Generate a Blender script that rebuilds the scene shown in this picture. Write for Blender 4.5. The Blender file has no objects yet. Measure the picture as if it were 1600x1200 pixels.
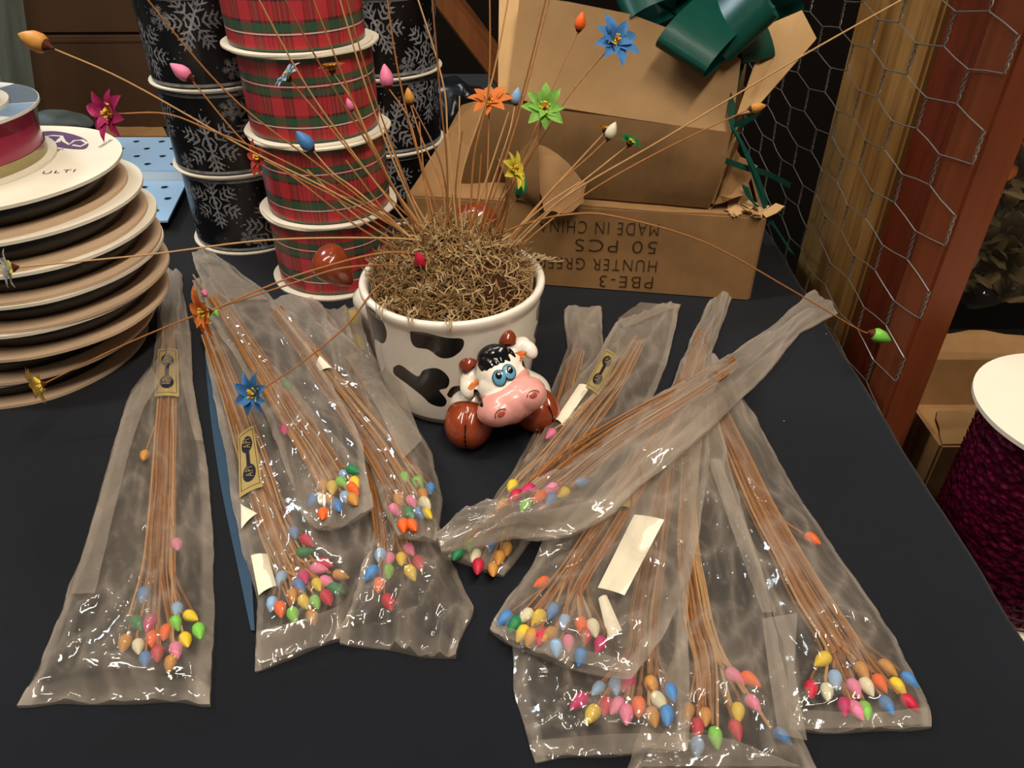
import bpy, bmesh, math, random
import numpy as np
from mathutils import Vector, Matrix, noise
from mathutils.bvhtree import BVHTree

random.seed(7)
SC = bpy.context.scene
COL = SC.collection
PI = math.pi

# ------------------------------------------------------------------ camera
CAMH, PITCH, FPX = 0.337, math.radians(36), 1200.0
cP, sP = math.cos(PITCH), math.sin(PITCH)
cam_d = bpy.data.cameras.new('camera')
cam = bpy.data.objects.new('camera', cam_d); COL.objects.link(cam)
cam_d.sensor_width = 36.0; cam_d.lens = 36.0 * FPX / 1600.0
cam_d.clip_start = 0.01
cam.location = (0, 0, CAMH)
cam.rotation_euler = (PI / 2 - PITCH, 0, 0)
SC.camera = cam

# ------------------------------------------------------------------ world, exposure, lights
w = bpy.data.worlds.new('world'); SC.world = w; w.use_nodes = True
w.node_tree.nodes['Background'].inputs[0].default_value = (0.95, 0.9, 0.85, 1)
w.node_tree.nodes['Background'].inputs[1].default_value = 0.09
SC.view_settings.view_transform = 'Standard'
SC.view_settings.look = 'None'
SC.view_settings.gamma = 1.0
SC.view_settings.use_curve_mapping = False
SC.view_settings.exposure = 0.1
SC.cycles.transparent_max_bounces = 48
SC.cycles.max_bounces = 10

def area(name, loc, target, sx, sy, power, col, roll=0.0):
    d = bpy.data.lights.new(name, 'AREA'); d.shape = 'RECTANGLE'; d.size = sx; d.size_y = sy
    d.energy = power; d.color = col
    o = bpy.data.objects.new(name, d); COL.objects.link(o)
    o.location = loc
    q = (Vector(target) - Vector(loc)).to_track_quat('-Z', 'Y')
    o.rotation_euler = (q.to_matrix() @ Matrix.Rotation(roll, 3, 'Z')).to_euler()
    return o
area('tube_light', (0.35, -0.15, 1.55), (0.0, 0.45, 0.0), 1.2, 0.12, 25.0, (1.0, 0.87, 0.72), math.radians(35))
area('tube_light_far', (-0.75, 0.35, 1.6), (-0.15, 0.5, 0.0), 0.12, 1.2, 15.0, (1.0, 0.90, 0.78))
def glint_point(loc, power, r=.03, col=(1.0, .9, .78)):  # unseen point lights, added to put glints on the bag film
    d = bpy.data.lights.new('glint_light', 'POINT'); d.energy = power; d.shadow_soft_size = r; d.color = col
    o = bpy.data.objects.new('glint_light', d); COL.objects.link(o); o.location = loc
glint_point((.55, .75, 1.5), 3.5); glint_point((-.25, 1.0, 1.6), 3.5); glint_point((-.9, -.2, 1.5), 3.0); glint_point((.1, .3, 1.7), 3.0)
area('cool_tray_light', (-1.3, 1.5, 1.3), (-0.45, 0.85, 0.0), 0.3, 0.3, 9.0, (0.75, 0.88, 1.0))  # cool area light aimed at the pale blue tray

# ------------------------------------------------------------------ pixel helpers (photo frame 1600 x 1200)
def ray(px, py):
    u = (px - 800) / FPX; v = (py - 600) / FPX
    return Vector((u, cP - v * sP, -(sP + v * cP)))
def P(px, py, z=0.0):                      # point on the level z
    d = ray(px, py); t = (z - CAMH) / d.z
    return Vector((0, 0, CAMH)) + d * t
def at(px, py, Y):                         # point at the distance Y
    d = ray(px, py); t = Y / d.y
    return Vector((0, 0, CAMH)) + d * t
def proj(p):
    dz = CAMH - p[2]; dep = p[1] * cP + dz * sP
    return 800 + FPX * p[0] / dep, 600 + FPX * (dz * cP - p[1] * sP) / dep
def depth(Y, z): return Y * cP + (CAMH - z) * sP

# ------------------------------------------------------------------ materials
def lin(c):
    if isinstance(c, str):
        c = tuple(int(c[i:i + 2], 16) / 255 for i in (0, 2, 4))
    return tuple(x / 12.92 if x <= .04045 else ((x + .055) / 1.055) ** 2.4 for x in c) + (1.0,)
class N:
    def __init__(s, name):
        s.m = bpy.data.materials.new(name); s.m.use_nodes = True
        s.t = s.m.node_tree; s.b = s.t.nodes['Principled BSDF']; s.out = s.t.nodes['Material Output']
    def n(s, typ, **kw):
        x = s.t.nodes.new(typ)
        for k, v in kw.items():
            if k.startswith('i_'):
                key = k[2:]; x.inputs[int(key) if key.isdigit() else key.replace('_', ' ')].default_value = v
            else: setattr(x, k, v)
        return x
    def l(s, a, b): s.t.links.new(a, b)
    def ramp(s, fac, stops, interp='LINEAR'):
        r = s.n('ShaderNodeValToRGB'); r.color_ramp.interpolation = interp
        e = r.color_ramp.elements
        while len(e) > 1: e.remove(e[-1])
        e[0].position = stops[0][0]; e[0].color = lin(stops[0][1])
        for p, c in stops[1:]:
            k = e.new(p); k.color = lin(c)
        s.l(fac, r.inputs[0]); return r.outputs[0]
    def mix(s, fac, a, b, mode='MIX'):
        x = s.n('ShaderNodeMix', data_type='RGBA', blend_type=mode)
        for sock, v in ((x.inputs[0], fac), (x.inputs[6], a), (x.inputs[7], b)):
            if hasattr(v, 'is_linked'): s.l(v, sock)
            elif isinstance(v, (int, float)): sock.default_value = v
            else: sock.default_value = lin(v)
        return x.outputs[2]
    def math(s, op, a, b=0.0):
        x = s.n('ShaderNodeMath', operation=op)
        for sock, v in ((x.inputs[0], a), (x.inputs[1], b)):
            if hasattr(v, 'is_linked'): s.l(v, sock)
            else: sock.default_value = v
        return x.outputs[0]
    def coord(s, which='Object', scale=(1, 1, 1), rot=(0, 0, 0)):
        tc = s.n('ShaderNodeTexCoord'); mp = s.n('ShaderNodeMapping')
        mp.inputs['Scale'].default_value = scale; mp.inputs['Rotation'].default_value = rot
        s.l(tc.outputs[which], mp.inputs[0]); return mp.outputs[0]
    def noise(s, vec, scale, detail=4, rough=.55):
        x = s.n('ShaderNodeTexNoise'); x.inputs['Scale'].default_value = scale
        x.inputs['Detail'].default_value = detail; x.inputs['Roughness'].default_value = rough
        s.l(vec, x.inputs['Vector']); return x.outputs['Fac']
    def bump(s, h, strength=.3, dist=.001):
        x = s.n('ShaderNodeBump'); x.inputs['Strength'].default_value = strength; x.inputs['Distance'].default_value = dist
        s.l(h, x.inputs['Height']); s.l(x.outputs[0], s.b.inputs['Normal'])
    def col(s, c):
        if hasattr(c, 'is_linked'): s.l(c, s.b.inputs['Base Color'])
        else: s.b.inputs['Base Color'].default_value = lin(c)
    def set(s, rough=.5, spec=.5, metal=0, coat=0, coat_rough=.05, sheen=0):
        i = s.b.inputs; i['Roughness'].default_value = rough; i['Specular IOR Level'].default_value = spec
        i['Metallic'].default_value = metal; i['Coat Weight'].default_value = coat; i['Coat Roughness'].default_value = coat_rough
        i['Sheen Weight'].default_value = sheen
        return s.m
MC = {}
def plain(c, rough=.5, spec=.5, metal=0, coat=0, var=0.08, scale=60, bump=0.0):
    key = (c, rough, spec, metal, coat, var, scale, bump)
    if key in MC: return MC[key]
    k = N('surface_' + str(len(MC)))
    v = k.coord(); nz = k.noise(v, scale)
    f = k.math('MULTIPLY', nz, var * 2)
    k.col(k.mix(f, c, '101010' if var < .3 else '000000'))
    if bump: k.bump(nz, bump, .0015)
    MC[key] = k.set(rough, spec, metal, coat); return MC[key]

def kraft(c='a5794a', dark='6f4a28', name='kraft_cardboard', corr=True, var=1.0):
    k = N(name); v = k.coord()
    n1 = k.noise(v, 9, 5, .6); n2 = k.noise(v, 160, 3)
    vs = k.coord(scale=(1, 1, .12)); n3 = k.noise(vs, 140, 2)
    c1 = k.ramp(n1, [(.3, dark), (.62, c)])
    c1 = k.mix(.75 * var, c, c1)
    c1 = k.mix(k.math('MULTIPLY', n3, .25), c1, dark)
    k.col(c1)
    k.bump(k.math('ADD', n2, k.math('MULTIPLY', n3, 1.5)), .25, .0006)
    return k.set(.75, .25)
def wood(c, dark, name, scale=22):
    k = N(name); v = k.coord(scale=(1, 1, .06)); n = k.noise(v, scale * 3, 5, .6)
    v2 = k.coord(scale=(1, 1, .02)); n2 = k.noise(v2, scale * 1.2, 2)
    f = k.math('ADD', k.math('MULTIPLY', n, .55), k.math('MULTIPLY', n2, .5))
    k.col(k.ramp(f, [(.36, dark), (.58, c), (.75, dark)])); k.bump(n, .25, .001)
    return k.set(.5, .35)

M = {}
def cloth():
    k = N('black_felt'); v = k.coord('Object')
    n1 = k.noise(v, 7, 4); n2 = k.noise(v, 900, 2)
    c = k.mix(n1, '0d0f14', '181c23')
    vo = k.n('ShaderNodeTexVoronoi'); vo.inputs['Scale'].default_value = 42; k.l(v, vo.inputs['Vector'])
    sp = k.math('LESS_THAN', vo.outputs['Distance'], .03)
    rnd = k.n('ShaderNodeSeparateColor'); k.l(vo.outputs['Color'], rnd.inputs[0])
    sp = k.math('MULTIPLY', sp, k.math('GREATER_THAN', rnd.outputs[0], .8))
    k.col(k.mix(sp, c, 'a8a8a0')); k.bump(n2, .4, .0006)
    return k.set(.95, .15, sheen=.12)
M['cloth'] = cloth()
M['kraft'] = kraft('a37d50', '6f5233')
M['kraft_pale'] = kraft('c8a474', 'a88557', 'pale_kraft_cardboard')
M['kraft_dark'] = kraft('4a3320', '33210f', 'brown_carton', var=.5)
M['kraft_disc'] = kraft('cfb497', 'b79a78', 'kraft_disc', var=.3)
M['white_disc'] = plain('e4ddca', .55, .3, var=.03)
M['white_paper'] = plain('ece4cc', .6, .3, var=.03)
M['gold_paper'] = plain('a8935a', .5, .4, var=.08)
M['ink'] = plain('3a2a1e', .8, .1, var=.02)
M['navy_ink'] = plain('1c1c2a', .6, .3, var=.02)
M['purple_ink'] = plain('5b3a66', .6, .3, var=.02)
M['black_ribbon'] = plain('0b0c0f', .28, .6, var=.02)
M['silver'] = plain('c2c4c8', .35, .6, metal=.25, var=.5, scale=160)
M['stem'] = plain('ab713a', .55, .35, var=.25, scale=220)
M['stem_light'] = plain('c29560', .5, .35, var=.2, scale=220)
M['stem_dark'] = plain('8e5a2e', .55, .35, var=.25, scale=220)
M['wire'] = plain('969289', .35, .6, metal=.5, var=.2, scale=200)
M['post'] = wood('ad8148', '7c5628', 'pale_wood')
M['red_wood'] = wood('6e2c14', '3e150a', 'red_stained_wood')
M['bar_wood'] = wood('7c3d1f', '5a2811', 'red_brown_wood', 14)
M['plank'] = wood('7c4a26', '5a3117', 'brown_plank', 14)
M['grey_wood'] = wood('8f968a', '6a7066', 'grey_painted_wood', 14)
M['dark_wall'] = plain('17110c', .9, .1, var=.2, scale=8)
M['floor'] = plain('2a2420', .8, .2, var=.2, scale=8)
M['glaze_white'] = plain('efe8da', .25, .5, coat=.35, var=.02)
M['glaze_black'] = plain('0d0c0b', .2, .5, coat=.4, var=.0)
M['glaze_brown'] = plain('9a4020', .2, .5, coat=.5, var=.25, scale=70)
M['glaze_orange'] = plain('dc7a3a', .2, .5, coat=.4, var=.06)
M['eye_blue'] = plain('5f9fc0', .2, .5, coat=.4, var=.02)
M['nostril'] = plain('b04a40', .25, .5, coat=.3, var=.02)
M['soil'] = plain('4a2f1c', .95, .1, var=.3, scale=150, bump=.6)
M['moss'] = plain('ae8a58', .85, .15, var=.3, scale=90)
M['moss_pale'] = plain('cdb084', .85, .15, var=.3, scale=90)
M['green_satin'] = plain('126052', .28, .9, var=.05)
M['tray_blue'] = plain('9fc4e6', .38, .5, var=.04)
M['hole'] = plain('10151a', .6, .2, var=0)
M['blue_sheen'] = plain('2e4a63', .7, .3, var=.15, scale=300)  # bluish sheen of the cloth, painted as a colour
M['black_plastic'] = plain('12161c', .3, .5, var=.1, bump=.3)
M['purple_ribbon'] = plain('3a2a4c', .3, .5, var=.05)

def film(name, milk=.13, tint='cfc2b2', gloss=True):
    k = N(name); k.t.nodes.remove(k.b)
    v = k.coord()
    n1 = k.noise(v, 38, 3, .5); n2 = k.noise(v, 110, 2)
    bp = k.n('ShaderNodeBump'); bp.inputs['Strength'].default_value = .5; bp.inputs['Distance'].default_value = .002
    r1 = k.math('ABSOLUTE', k.math('SUBTRACT', n1, .5)); n3 = k.noise(k.coord(scale=(1, .6, 1)), 85, 1); r2 = k.math('ABSOLUTE', k.math('SUBTRACT', n3, .5))
    k.l(k.math('ADD', k.math('MULTIPLY', r1, 2.2), k.math('MULTIPLY', r2, .8)), bp.inputs['Height'])
    tr = k.n('ShaderNodeBsdfTransparent'); tr.inputs[0].default_value = (.97, .965, .95, 1)
    df = k.n('ShaderNodeBsdfDiffuse'); df.inputs[0].default_value = lin(tint)
    tl = k.n('ShaderNodeBsdfTranslucent'); tl.inputs[0].default_value = lin(tint)
    m0 = k.n('ShaderNodeMixShader'); m0.inputs[0].default_value = .3; k.l(df.outputs[0], m0.inputs[1]); k.l(tl.outputs[0], m0.inputs[2])
    m1 = k.n('ShaderNodeMixShader'); k.l(tr.outputs[0], m1.inputs[1]); k.l(m0.outputs[0], m1.inputs[2])
    lw = k.n('ShaderNodeLayerWeight'); lw.inputs[0].default_value = .5
    at_ = k.n('ShaderNodeAttribute', attribute_name='layers'); n0 = k.noise(v, 13, 3)
    f = k.math('ADD', k.math('MULTIPLY', k.math('POWER', n0, 2.0), milk * 1.6), milk * .35)
    f = k.math('ADD', f, k.math('MULTIPLY', at_.outputs['Fac'], milk * 2.6))
    f = k.math('ADD', f, k.math('MULTIPLY', k.math('POWER', lw.outputs['Facing'], 2.5), .35))
    k.l(f, m1.inputs[0])
    if not gloss:
        k.l(m1.outputs[0], k.out.inputs[0]); return k.m
    gl = k.n('ShaderNodeBsdfGlossy'); gl.inputs['Roughness'].default_value = .085; k.l(bp.outputs[0], gl.inputs['Normal'])
    lb = k.n('ShaderNodeLayerWeight'); lb.inputs[0].default_value = .5; k.l(bp.outputs[0], lb.inputs['Normal'])
    fr = k.math('ADD', k.math('MULTIPLY', k.math('POWER', lb.outputs['Facing'], 5.0), .9), .06)
    m2 = k.n('ShaderNodeMixShader'); k.l(fr, m2.inputs[0]); k.l(m1.outputs[0], m2.inputs[1]); k.l(gl.outputs[0], m2.inputs[2])
    k.l(m2.outputs[0], k.out.inputs[0])
    return k.m
M['film'] = film('clear_plastic_film', .095)
M['film_under'] = film('clear_film_underside', .08, gloss=False)
M['film_milky'] = film('folded_plastic_film', .30)
M['clear_tape'] = film('clear_wrap', .10, 'b8a98c')

BUD = {'pink': 'e87fa4', 'magenta': 'c3246a', 'crimson': 'c4223f', 'orange': 'f2651c', 'yellow': 'e3c22f', 'lime': '7cc94a',
       'green': '1f7d4c', 'blue': '4a82bd', 'light blue': '8fb6dc', 'cream': 'e6e0bf', 'tan': 'c98d3f'}
for k_, v_ in BUD.items():
    M['bud ' + k_] = plain(v_, .5, .35, var=.10, scale=400, bump=.25)
M['calyx'] = plain('5a2a18', .6, .2, var=.2)
M['petal white'] = plain('dfe3dc', .55, .3, var=.05)
M['petal sky'] = plain('b9d3e3', .55, .3, var=.05)
M['petal blue'] = plain('5a9ad8', .5, .3, var=.12, scale=200)
M['petal orange'] = plain('f79a4c', .5, .3, var=.10, scale=200)
M['petal lime'] = plain('a2dc66', .5, .3, var=.10, scale=200)
M['petal yellow'] = plain('f0e45c', .5, .3, var=.08, scale=200)
M['petal magenta'] = plain('cc3a7c', .5, .3, var=.10, scale=200)
M['petal red'] = plain('e25c48', .5, .3, var=.10, scale=200)
M['petal gold'] = plain('d2b05a', .5, .3, var=.10, scale=200)
M['petal mustard'] = plain('b0782c', .5, .3, var=.10, scale=200)
M['petal green'] = plain('2a8f52', .5, .3, var=.10, scale=200)
M['stamen'] = plain('f0d84a', .6, .3, var=.1)
M['stamen red'] = plain('c4562a', .6, .3, var=.1)

# ------------------------------------------------------------------ mesh helpers
def obj(name, bm, mats, parent=None, smooth=True, loc=None):
    me = bpy.data.meshes.new(name)
    if isinstance(bm, bmesh.types.BMesh):
        bm.normal_update(); bm.to_mesh(me); bm.free()
    else:
        me = bm
    if not isinstance(mats, (list, tuple)): mats = [mats]
    if len(me.materials) == 0:
        for m in mats: me.materials.append(m)
    if smooth:
        me.polygons.foreach_set('use_smooth', [True] * len(me.polygons)); me.set_sharp_from_angle(angle=math.radians(55))
    o = bpy.data.objects.new(name, me); COL.objects.link(o)
    if parent: o.parent = parent
    if loc is not None: o.location = loc
    return o
def tag(o, label=None, cat=None, group=None, kind=None):
    if label: o['label'] = label
    if cat: o['category'] = cat
    if group: o['group'] = group
    if kind: o['kind'] = kind
    return o
def thing(name, label, cat, loc=(0, 0, 0), rz=0, group=None):
    o = bpy.data.objects.new(name, None); COL.objects.link(o)
    o.empty_display_size = .02; o.location = loc; o.rotation_euler = (0, 0, rz)
    return tag(o, label, cat, group)
def V(x): return Vector(x)
def box(bm, c, s, rot=None, bevel=0.0, mi=0):
    t = bmesh.new(); bmesh.ops.create_cube(t, size=1.0)
    for v in t.verts: v.co = Vector((v.co.x * s[0], v.co.y * s[1], v.co.z * s[2]))
    if bevel: bmesh.ops.bevel(t, geom=t.edges[:], offset=bevel, segments=2, affect='EDGES')
    mt = Matrix.Translation(V(c)) @ (rot.to_4x4() if rot else Matrix.Identity(4))
    t.transform(mt)
    for f in t.faces: f.material_index = mi
    merge(bm, t)
def merge(bm, t):
    me = bpy.data.meshes.new('tmp'); t.to_mesh(me); t.free(); bm.from_mesh(me); bpy.data.meshes.remove(me)
def lathe(bm, prof, seg=64, mi=0, closed=False, c=(0, 0, 0), mis=None):
    rings = []
    for r, z in prof:
        rings.append([bm.verts.new((c[0] + r * math.cos(2 * PI * i / seg), c[1] + r * math.sin(2 * PI * i / seg), c[2] + z)) for i in range(seg)])
    n = len(rings); fs = []
    for j in range(n if closed else n - 1):
        a, b = rings[j], rings[(j + 1) % n]
        for i in range(seg):
            f = bm.faces.new((a[i], a[(i + 1) % seg], b[(i + 1) % seg], b[i])); f.material_index = mis[j] if mis else mi
    return rings
def cap(bm, ring, flip=False, mi=0):
    f = bm.faces.new(ring[::-1] if flip else ring); f.material_index = mi
def frame_path(pts):
    out = []; n = len(pts); up = Vector((0, 0, 1))
    t0 = (pts[1] - pts[0]).normalized()
    a = t0.cross(up); a = a.normalized() if a.length > .05 else t0.cross(Vector((0, 1, 0))).normalized()
    for i in range(n):
        t = (pts[min(i + 1, n - 1)] - pts[max(i - 1, 0)]).normalized()
        a = (a - t * a.dot(t)); a.normalize(); out.append((a.copy(), t.cross(a).normalized()))
    return out
def tube(bm, pts, r, sides=5, mi=0, ends=True):
    pts = [V(p) for p in pts]; fr = frame_path(pts); rings = []
    for i, p in enumerate(pts):
        rr = r[i] if isinstance(r, (list, tuple)) else r
        a, b = fr[i]
        rings.append([bm.verts.new(p + a * (rr * math.cos(2 * PI * k / sides)) + b * (rr * math.sin(2 * PI * k / sides))) for k in range(sides)])
    for i in range(len(rings) - 1):
        for k in range(sides):
            f = bm.faces.new((rings[i][k], rings[i][(k + 1) % sides], rings[i + 1][(k + 1) % sides], rings[i + 1][k])); f.material_index = mi
    if ends:
        f = bm.faces.new(rings[0][::-1]); f.material_index = mi
        f = bm.faces.new(rings[-1]); f.material_index = mi
def catmull(pts, n=6):
    pts = [V(p) for p in pts]; q = [pts[0] * 2 - pts[1]] + pts + [pts[-1] * 2 - pts[-2]]; out = []
    for i in range(1, len(q) - 2):
        for j in range(n):
            t = j / n; a, b, c, d = q[i - 1], q[i], q[i + 1], q[i + 2]
            out.append(.5 * ((2 * b) + (c - a) * t + (2 * a - 5 * b + 4 * c - d) * t * t + (3 * b - a - 3 * c + d) * t ** 3))
    out.append(pts[-1]); return out
def sheet(bm, pts, th=.003, mi=0, sub=0, jit=0.0):      # a flat polygon with thickness, edges may be torn
    pts = [V(p) for p in pts]
    nrm = Vector((0, 0, 0))
    for i in range(len(pts)): nrm += pts[i].cross(pts[(i + 1) % len(pts)])
    nrm.normalize()
    if sub:
        q = []
        for i in range(len(pts)):
            a, b = pts[i], pts[(i + 1) % len(pts)]
            for j in range(sub):
                p = a.lerp(b, j / sub)
                if j: p = p + Vector((random.uniform(-jit, jit), random.uniform(-jit, jit), random.uniform(-jit, jit)))
                q.append(p)
        pts = q
    A = [bm.verts.new(p + nrm * th / 2) for p in pts]; B = [bm.verts.new(p - nrm * th / 2) for p in pts]
    fs = [bm.faces.new(A), bm.faces.new(B[::-1])]
    for i in range(len(A)):
        j = (i + 1) % len(A); fs.append(bm.faces.new((A[i], B[i], B[j], A[j])))
    for f in fs: f.material_index = mi
def strip(bm, a, b, mi=0, th=0.0):                       # ribbon between two polylines
    va = [bm.verts.new(p) for p in a]; vb = [bm.verts.new(p) for p in b]
    for i in range(len(a) - 1):
        f = bm.faces.new((va[i], va[i + 1], vb[i + 1], vb[i])); f.material_index = mi
def ellipsoid(bm, c, r, rot=None, sub=3, mi=0):
    t = bmesh.new(); bmesh.ops.create_icosphere(t, subdivisions=sub, radius=1.0)
    for v in t.verts: v.co = Vector((v.co.x * r[0], v.co.y * r[1], v.co.z * r[2]))
    t.transform(Matrix.Translation(V(c)) @ (rot.to_4x4() if rot else Matrix.Identity(4)))
    for f in t.faces: f.material_index = mi
    merge(bm, t)
def remesh(bm, voxel, smooth=6):
    o = obj('tmp', bm, [], smooth=False)
    m = o.modifiers.new('r', 'REMESH'); m.mode = 'VOXEL'; m.voxel_size = voxel
    s = o.modifiers.new('s', 'SMOOTH'); s.factor = .5; s.iterations = smooth
    bpy.context.view_layer.update()
    me = bpy.data.meshes.new_from_object(o.evaluated_get(bpy.context.evaluated_depsgraph_get()))
    old = o.data; bpy.data.objects.remove(o); bpy.data.meshes.remove(old)
    me.materials.clear()
    return me
TXT = {}
def text_mesh(s, size, ext=.0001):
    c = bpy.data.curves.new('t', 'FONT'); c.body = s; c.size = size; c.extrude = ext; c.offset = -size * .018; c.space_character = 1.18; c.align_x = 'CENTER'; c.align_y = 'CENTER'
    o = bpy.data.objects.new('t', c); COL.objects.link(o); bpy.context.view_layer.update()
    me = bpy.data.meshes.new_from_object(o.evaluated_get(bpy.context.evaluated_depsgraph_get()))
    bpy.data.objects.remove(o); bpy.data.curves.remove(c); me.materials.clear()
    return me
def text_at(name, s, origin, right, up, width, height, mat, parent):
    me = text_mesh(s, .01)
    xs = [v.co.x for v in me.vertices]; ys = [v.co.y for v in me.vertices]
    x0, x1, y0, y1 = min(xs), max(xs), min(ys), max(ys)
    R = V(right).normalized(); U = V(up).normalized(); Nn = R.cross(U)
    for v in me.vertices:
        a = (v.co.x - (x0 + x1) / 2) / (x1 - x0) * width; b = (v.co.y - (y0 + y1) / 2) / (y1 - y0) * height
        v.co = V(origin) + R * a + U * b + Nn * (v.co.z + .0002)
    return obj(name, me, mat, parent, smooth=False)
def sdf_poly(P2, poly):                                   # signed distance (inside > 0) in the photo's pixels
    P2 = np.asarray(P2, float); poly = np.asarray(poly, float); d = np.full(len(P2), 1e9); ins = np.zeros(len(P2), bool)
    for i in range(len(poly)):
        a, b = poly[i - 1], poly[i]; e = b - a; wv = P2 - a
        t = np.clip((wv @ e) / (e @ e), 0, 1); q = wv - t[:, None] * e; d = np.minimum(d, np.hypot(q[:, 0], q[:, 1]))
        c = ((a[1] > P2[:, 1]) != (b[1] > P2[:, 1]))
        with np.errstate(divide='ignore', invalid='ignore'):
            xi = (b[0] - a[0]) * (P2[:, 1] - a[1]) / (b[1] - a[1]) + a[0]
        ins ^= c & (P2[:, 0] < xi)
    return np.where(ins, d, -d)

# ------------------------------------------------------------------ the setting
bm = bmesh.new(); box(bm, (0, 1.0, -.78), (5, 5, .06)); tag(obj('floor', bm, M['floor'], smooth=False), kind='structure')
bm = bmesh.new(); box(bm, (0, 1.75, .6), (5, .06, 2.7)); tag(obj('wall_back', bm, M['dark_wall'], smooth=False), kind='structure')
bm = bmesh.new(); box(bm, (1.25, 1.0, .6), (.06, 1.5, 2.7)); tag(obj('wall_right', bm, M['dark_wall'], smooth=False), kind='structure')

TX0, TX1, TY0, TY1 = -1.15, .262, .02, 1.35
t = thing('display_table', 'wide display table under the black cloth', 'table', ((TX0 + TX1) / 2, (TY0 + TY1) / 2, -.75))
L0 = V(t.location)
bm = bmesh.new(); box(bm, (0, 0, .733), (TX1 - TX0 - .012, TY1 - TY0 - .012, .025)); obj('tabletop', bm, M['plank'], t, False)
for sx in (-1, 1):
    for sy in (-1, 1):
        bm = bmesh.new(); box(bm, (sx * .66, sy * .62, .36), (.04, .04, .72)); obj('leg', bm, M['plank'], t, False)
# cloth: top sheet with a rounded, slightly uneven edge and a hanging skirt on the right and the front
bm = bmesh.new(); ny = 90
prof = []
for k in range(9):
    a = k / 8 * PI / 2; prof.append((math.sin(a) * .006, math.cos(a) * .006 - .006))
rows = []
for j in range(ny + 1):
    y = TY0 + (TY1 - TY0) * j / ny
    wob = .0022 * noise.noise(Vector((0, y * 9, 3))) + .0015 * noise.noise(Vector((5, y * 25, 3)))
    row = [bm.verts.new((TX0, y, 0)), bm.verts.new((-.4, y, 0)), bm.verts.new((0, y, 0)), bm.verts.new((.22, y, 0))]
    for dx, dz in prof: row.append(bm.verts.new((TX1 - .003 + wob + dx, y, dz)))
    for k in range(1, 8):
        f = .012 * k / 7 * (1 + math.sin(y * 40 + .6 * math.sin(y * 17)))
        row.append(bm.verts.new((TX1 + .004 + wob + f, y, -.006 - .5 * k / 7)))
    rows.append(row)
for j in range(ny):
    for i in range(len(rows[0]) - 1): bm.faces.new((rows[j][i], rows[j][i + 1], rows[j + 1][i + 1], rows[j + 1][i]))
o = obj('tablecloth', bm, M['cloth'])
tag(o, 'plain black felt cloth spread over the table under everything', 'tablecloth')

# low bench beside the table
t = thing('low_bench', 'low dark bench to the right of the table, below its top', 'bench', (.65, .41, -.75))
bm = bmesh.new(); box(bm, (0, 0, .635), (.62, .60, .02)); obj('bench_top', bm, M['dark_wall'], t, False)
for sx in (-.26, .26):
    for sy in (-.26, .26):
        bm = bmesh.new(); box(bm, (sx, sy, .3125), (.05, .05, .625)); obj('leg', bm, M['plank'], t, False)
BENCH = -.105

# ------------------------------------------------------------------ posts and chicken wire on the right
def board(name, label, x0, x1, y0, y1, z0, z1, m, cat='post', bev=.003):
    bm = bmesh.new(); box(bm, (0, 0, (z1 - z0) / 2), (x1 - x0, y1 - y0, z1 - z0), bevel=bev)
    o = obj(name, bm, m, smooth=False, loc=((x0 + x1) / 2, (y0 + y1) / 2, z0)); return tag(o, label, cat)
board('wooden_post', 'pale yellowish wooden post behind the chicken wire, left of the red-stained plank', .302, .33, .592, .735, -.75, .95, M['post'])
board('wooden_plank', 'red-stained upright plank between the pale post and the red-brown bar', .306, .322, .506, .590, -.75, .95, M['red_wood'], 'plank')
board('wooden_bar', 'narrow red-brown upright bar at the right end of the chicken wire', .286, .312, .464, .503, -.75, .95, M['bar_wood'], 'bar')
bm = bmesh.new()
WY, WZ, TW = .037, .054, .021          # pitch of twists along y, along z, length of a twist
def wire(p, q, r=.0005, wob=.0006):
    m = (p + q) / 2 + Vector((random.uniform(-wob, wob), random.uniform(-wob, wob), random.uniform(-wob, wob)))
    tube(bm, [p, m, q], r, 4, ends=False)
XW = .2835
def warp(p):
    q = V(p); n = noise.noise_vector(Vector((q.y * 6, q.z * 6, 2)))
    return q + Vector((.004 * n.x, .004 * n.y, .004 * n.z))
for i in range(-1, 20):
    for j in range(-3, 18):
        y = .50 + i * WY; z = -.12 + j * WZ + (WZ / 2 if i % 2 else 0)
        a = Vector((XW, y, z - TW / 2)); b = Vector((XW, y, z + TW / 2))
        for ph in (0, PI):
            pts = []
            for k in range(13):
                s = k / 12; p = a.lerp(b, s); an = ph + s * PI * 4
                e = .0010
                pts.append(warp(p) + Vector((math.cos(an) * e * .7, math.sin(an) * e, 0)))
            tube(bm, pts, .0005, 4, ends=False)
        for sg in (-1, 1):
            q = Vector((XW, y + sg * WY, z + WZ / 2 - TW / 2))
            if y + sg * WY > .455: wire(warp(b), warp(q))
tag(obj('chicken_wire', bm, M['wire']), 'hexagonal galvanised chicken wire stretched in front of the wooden posts', 'wire mesh')

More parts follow.
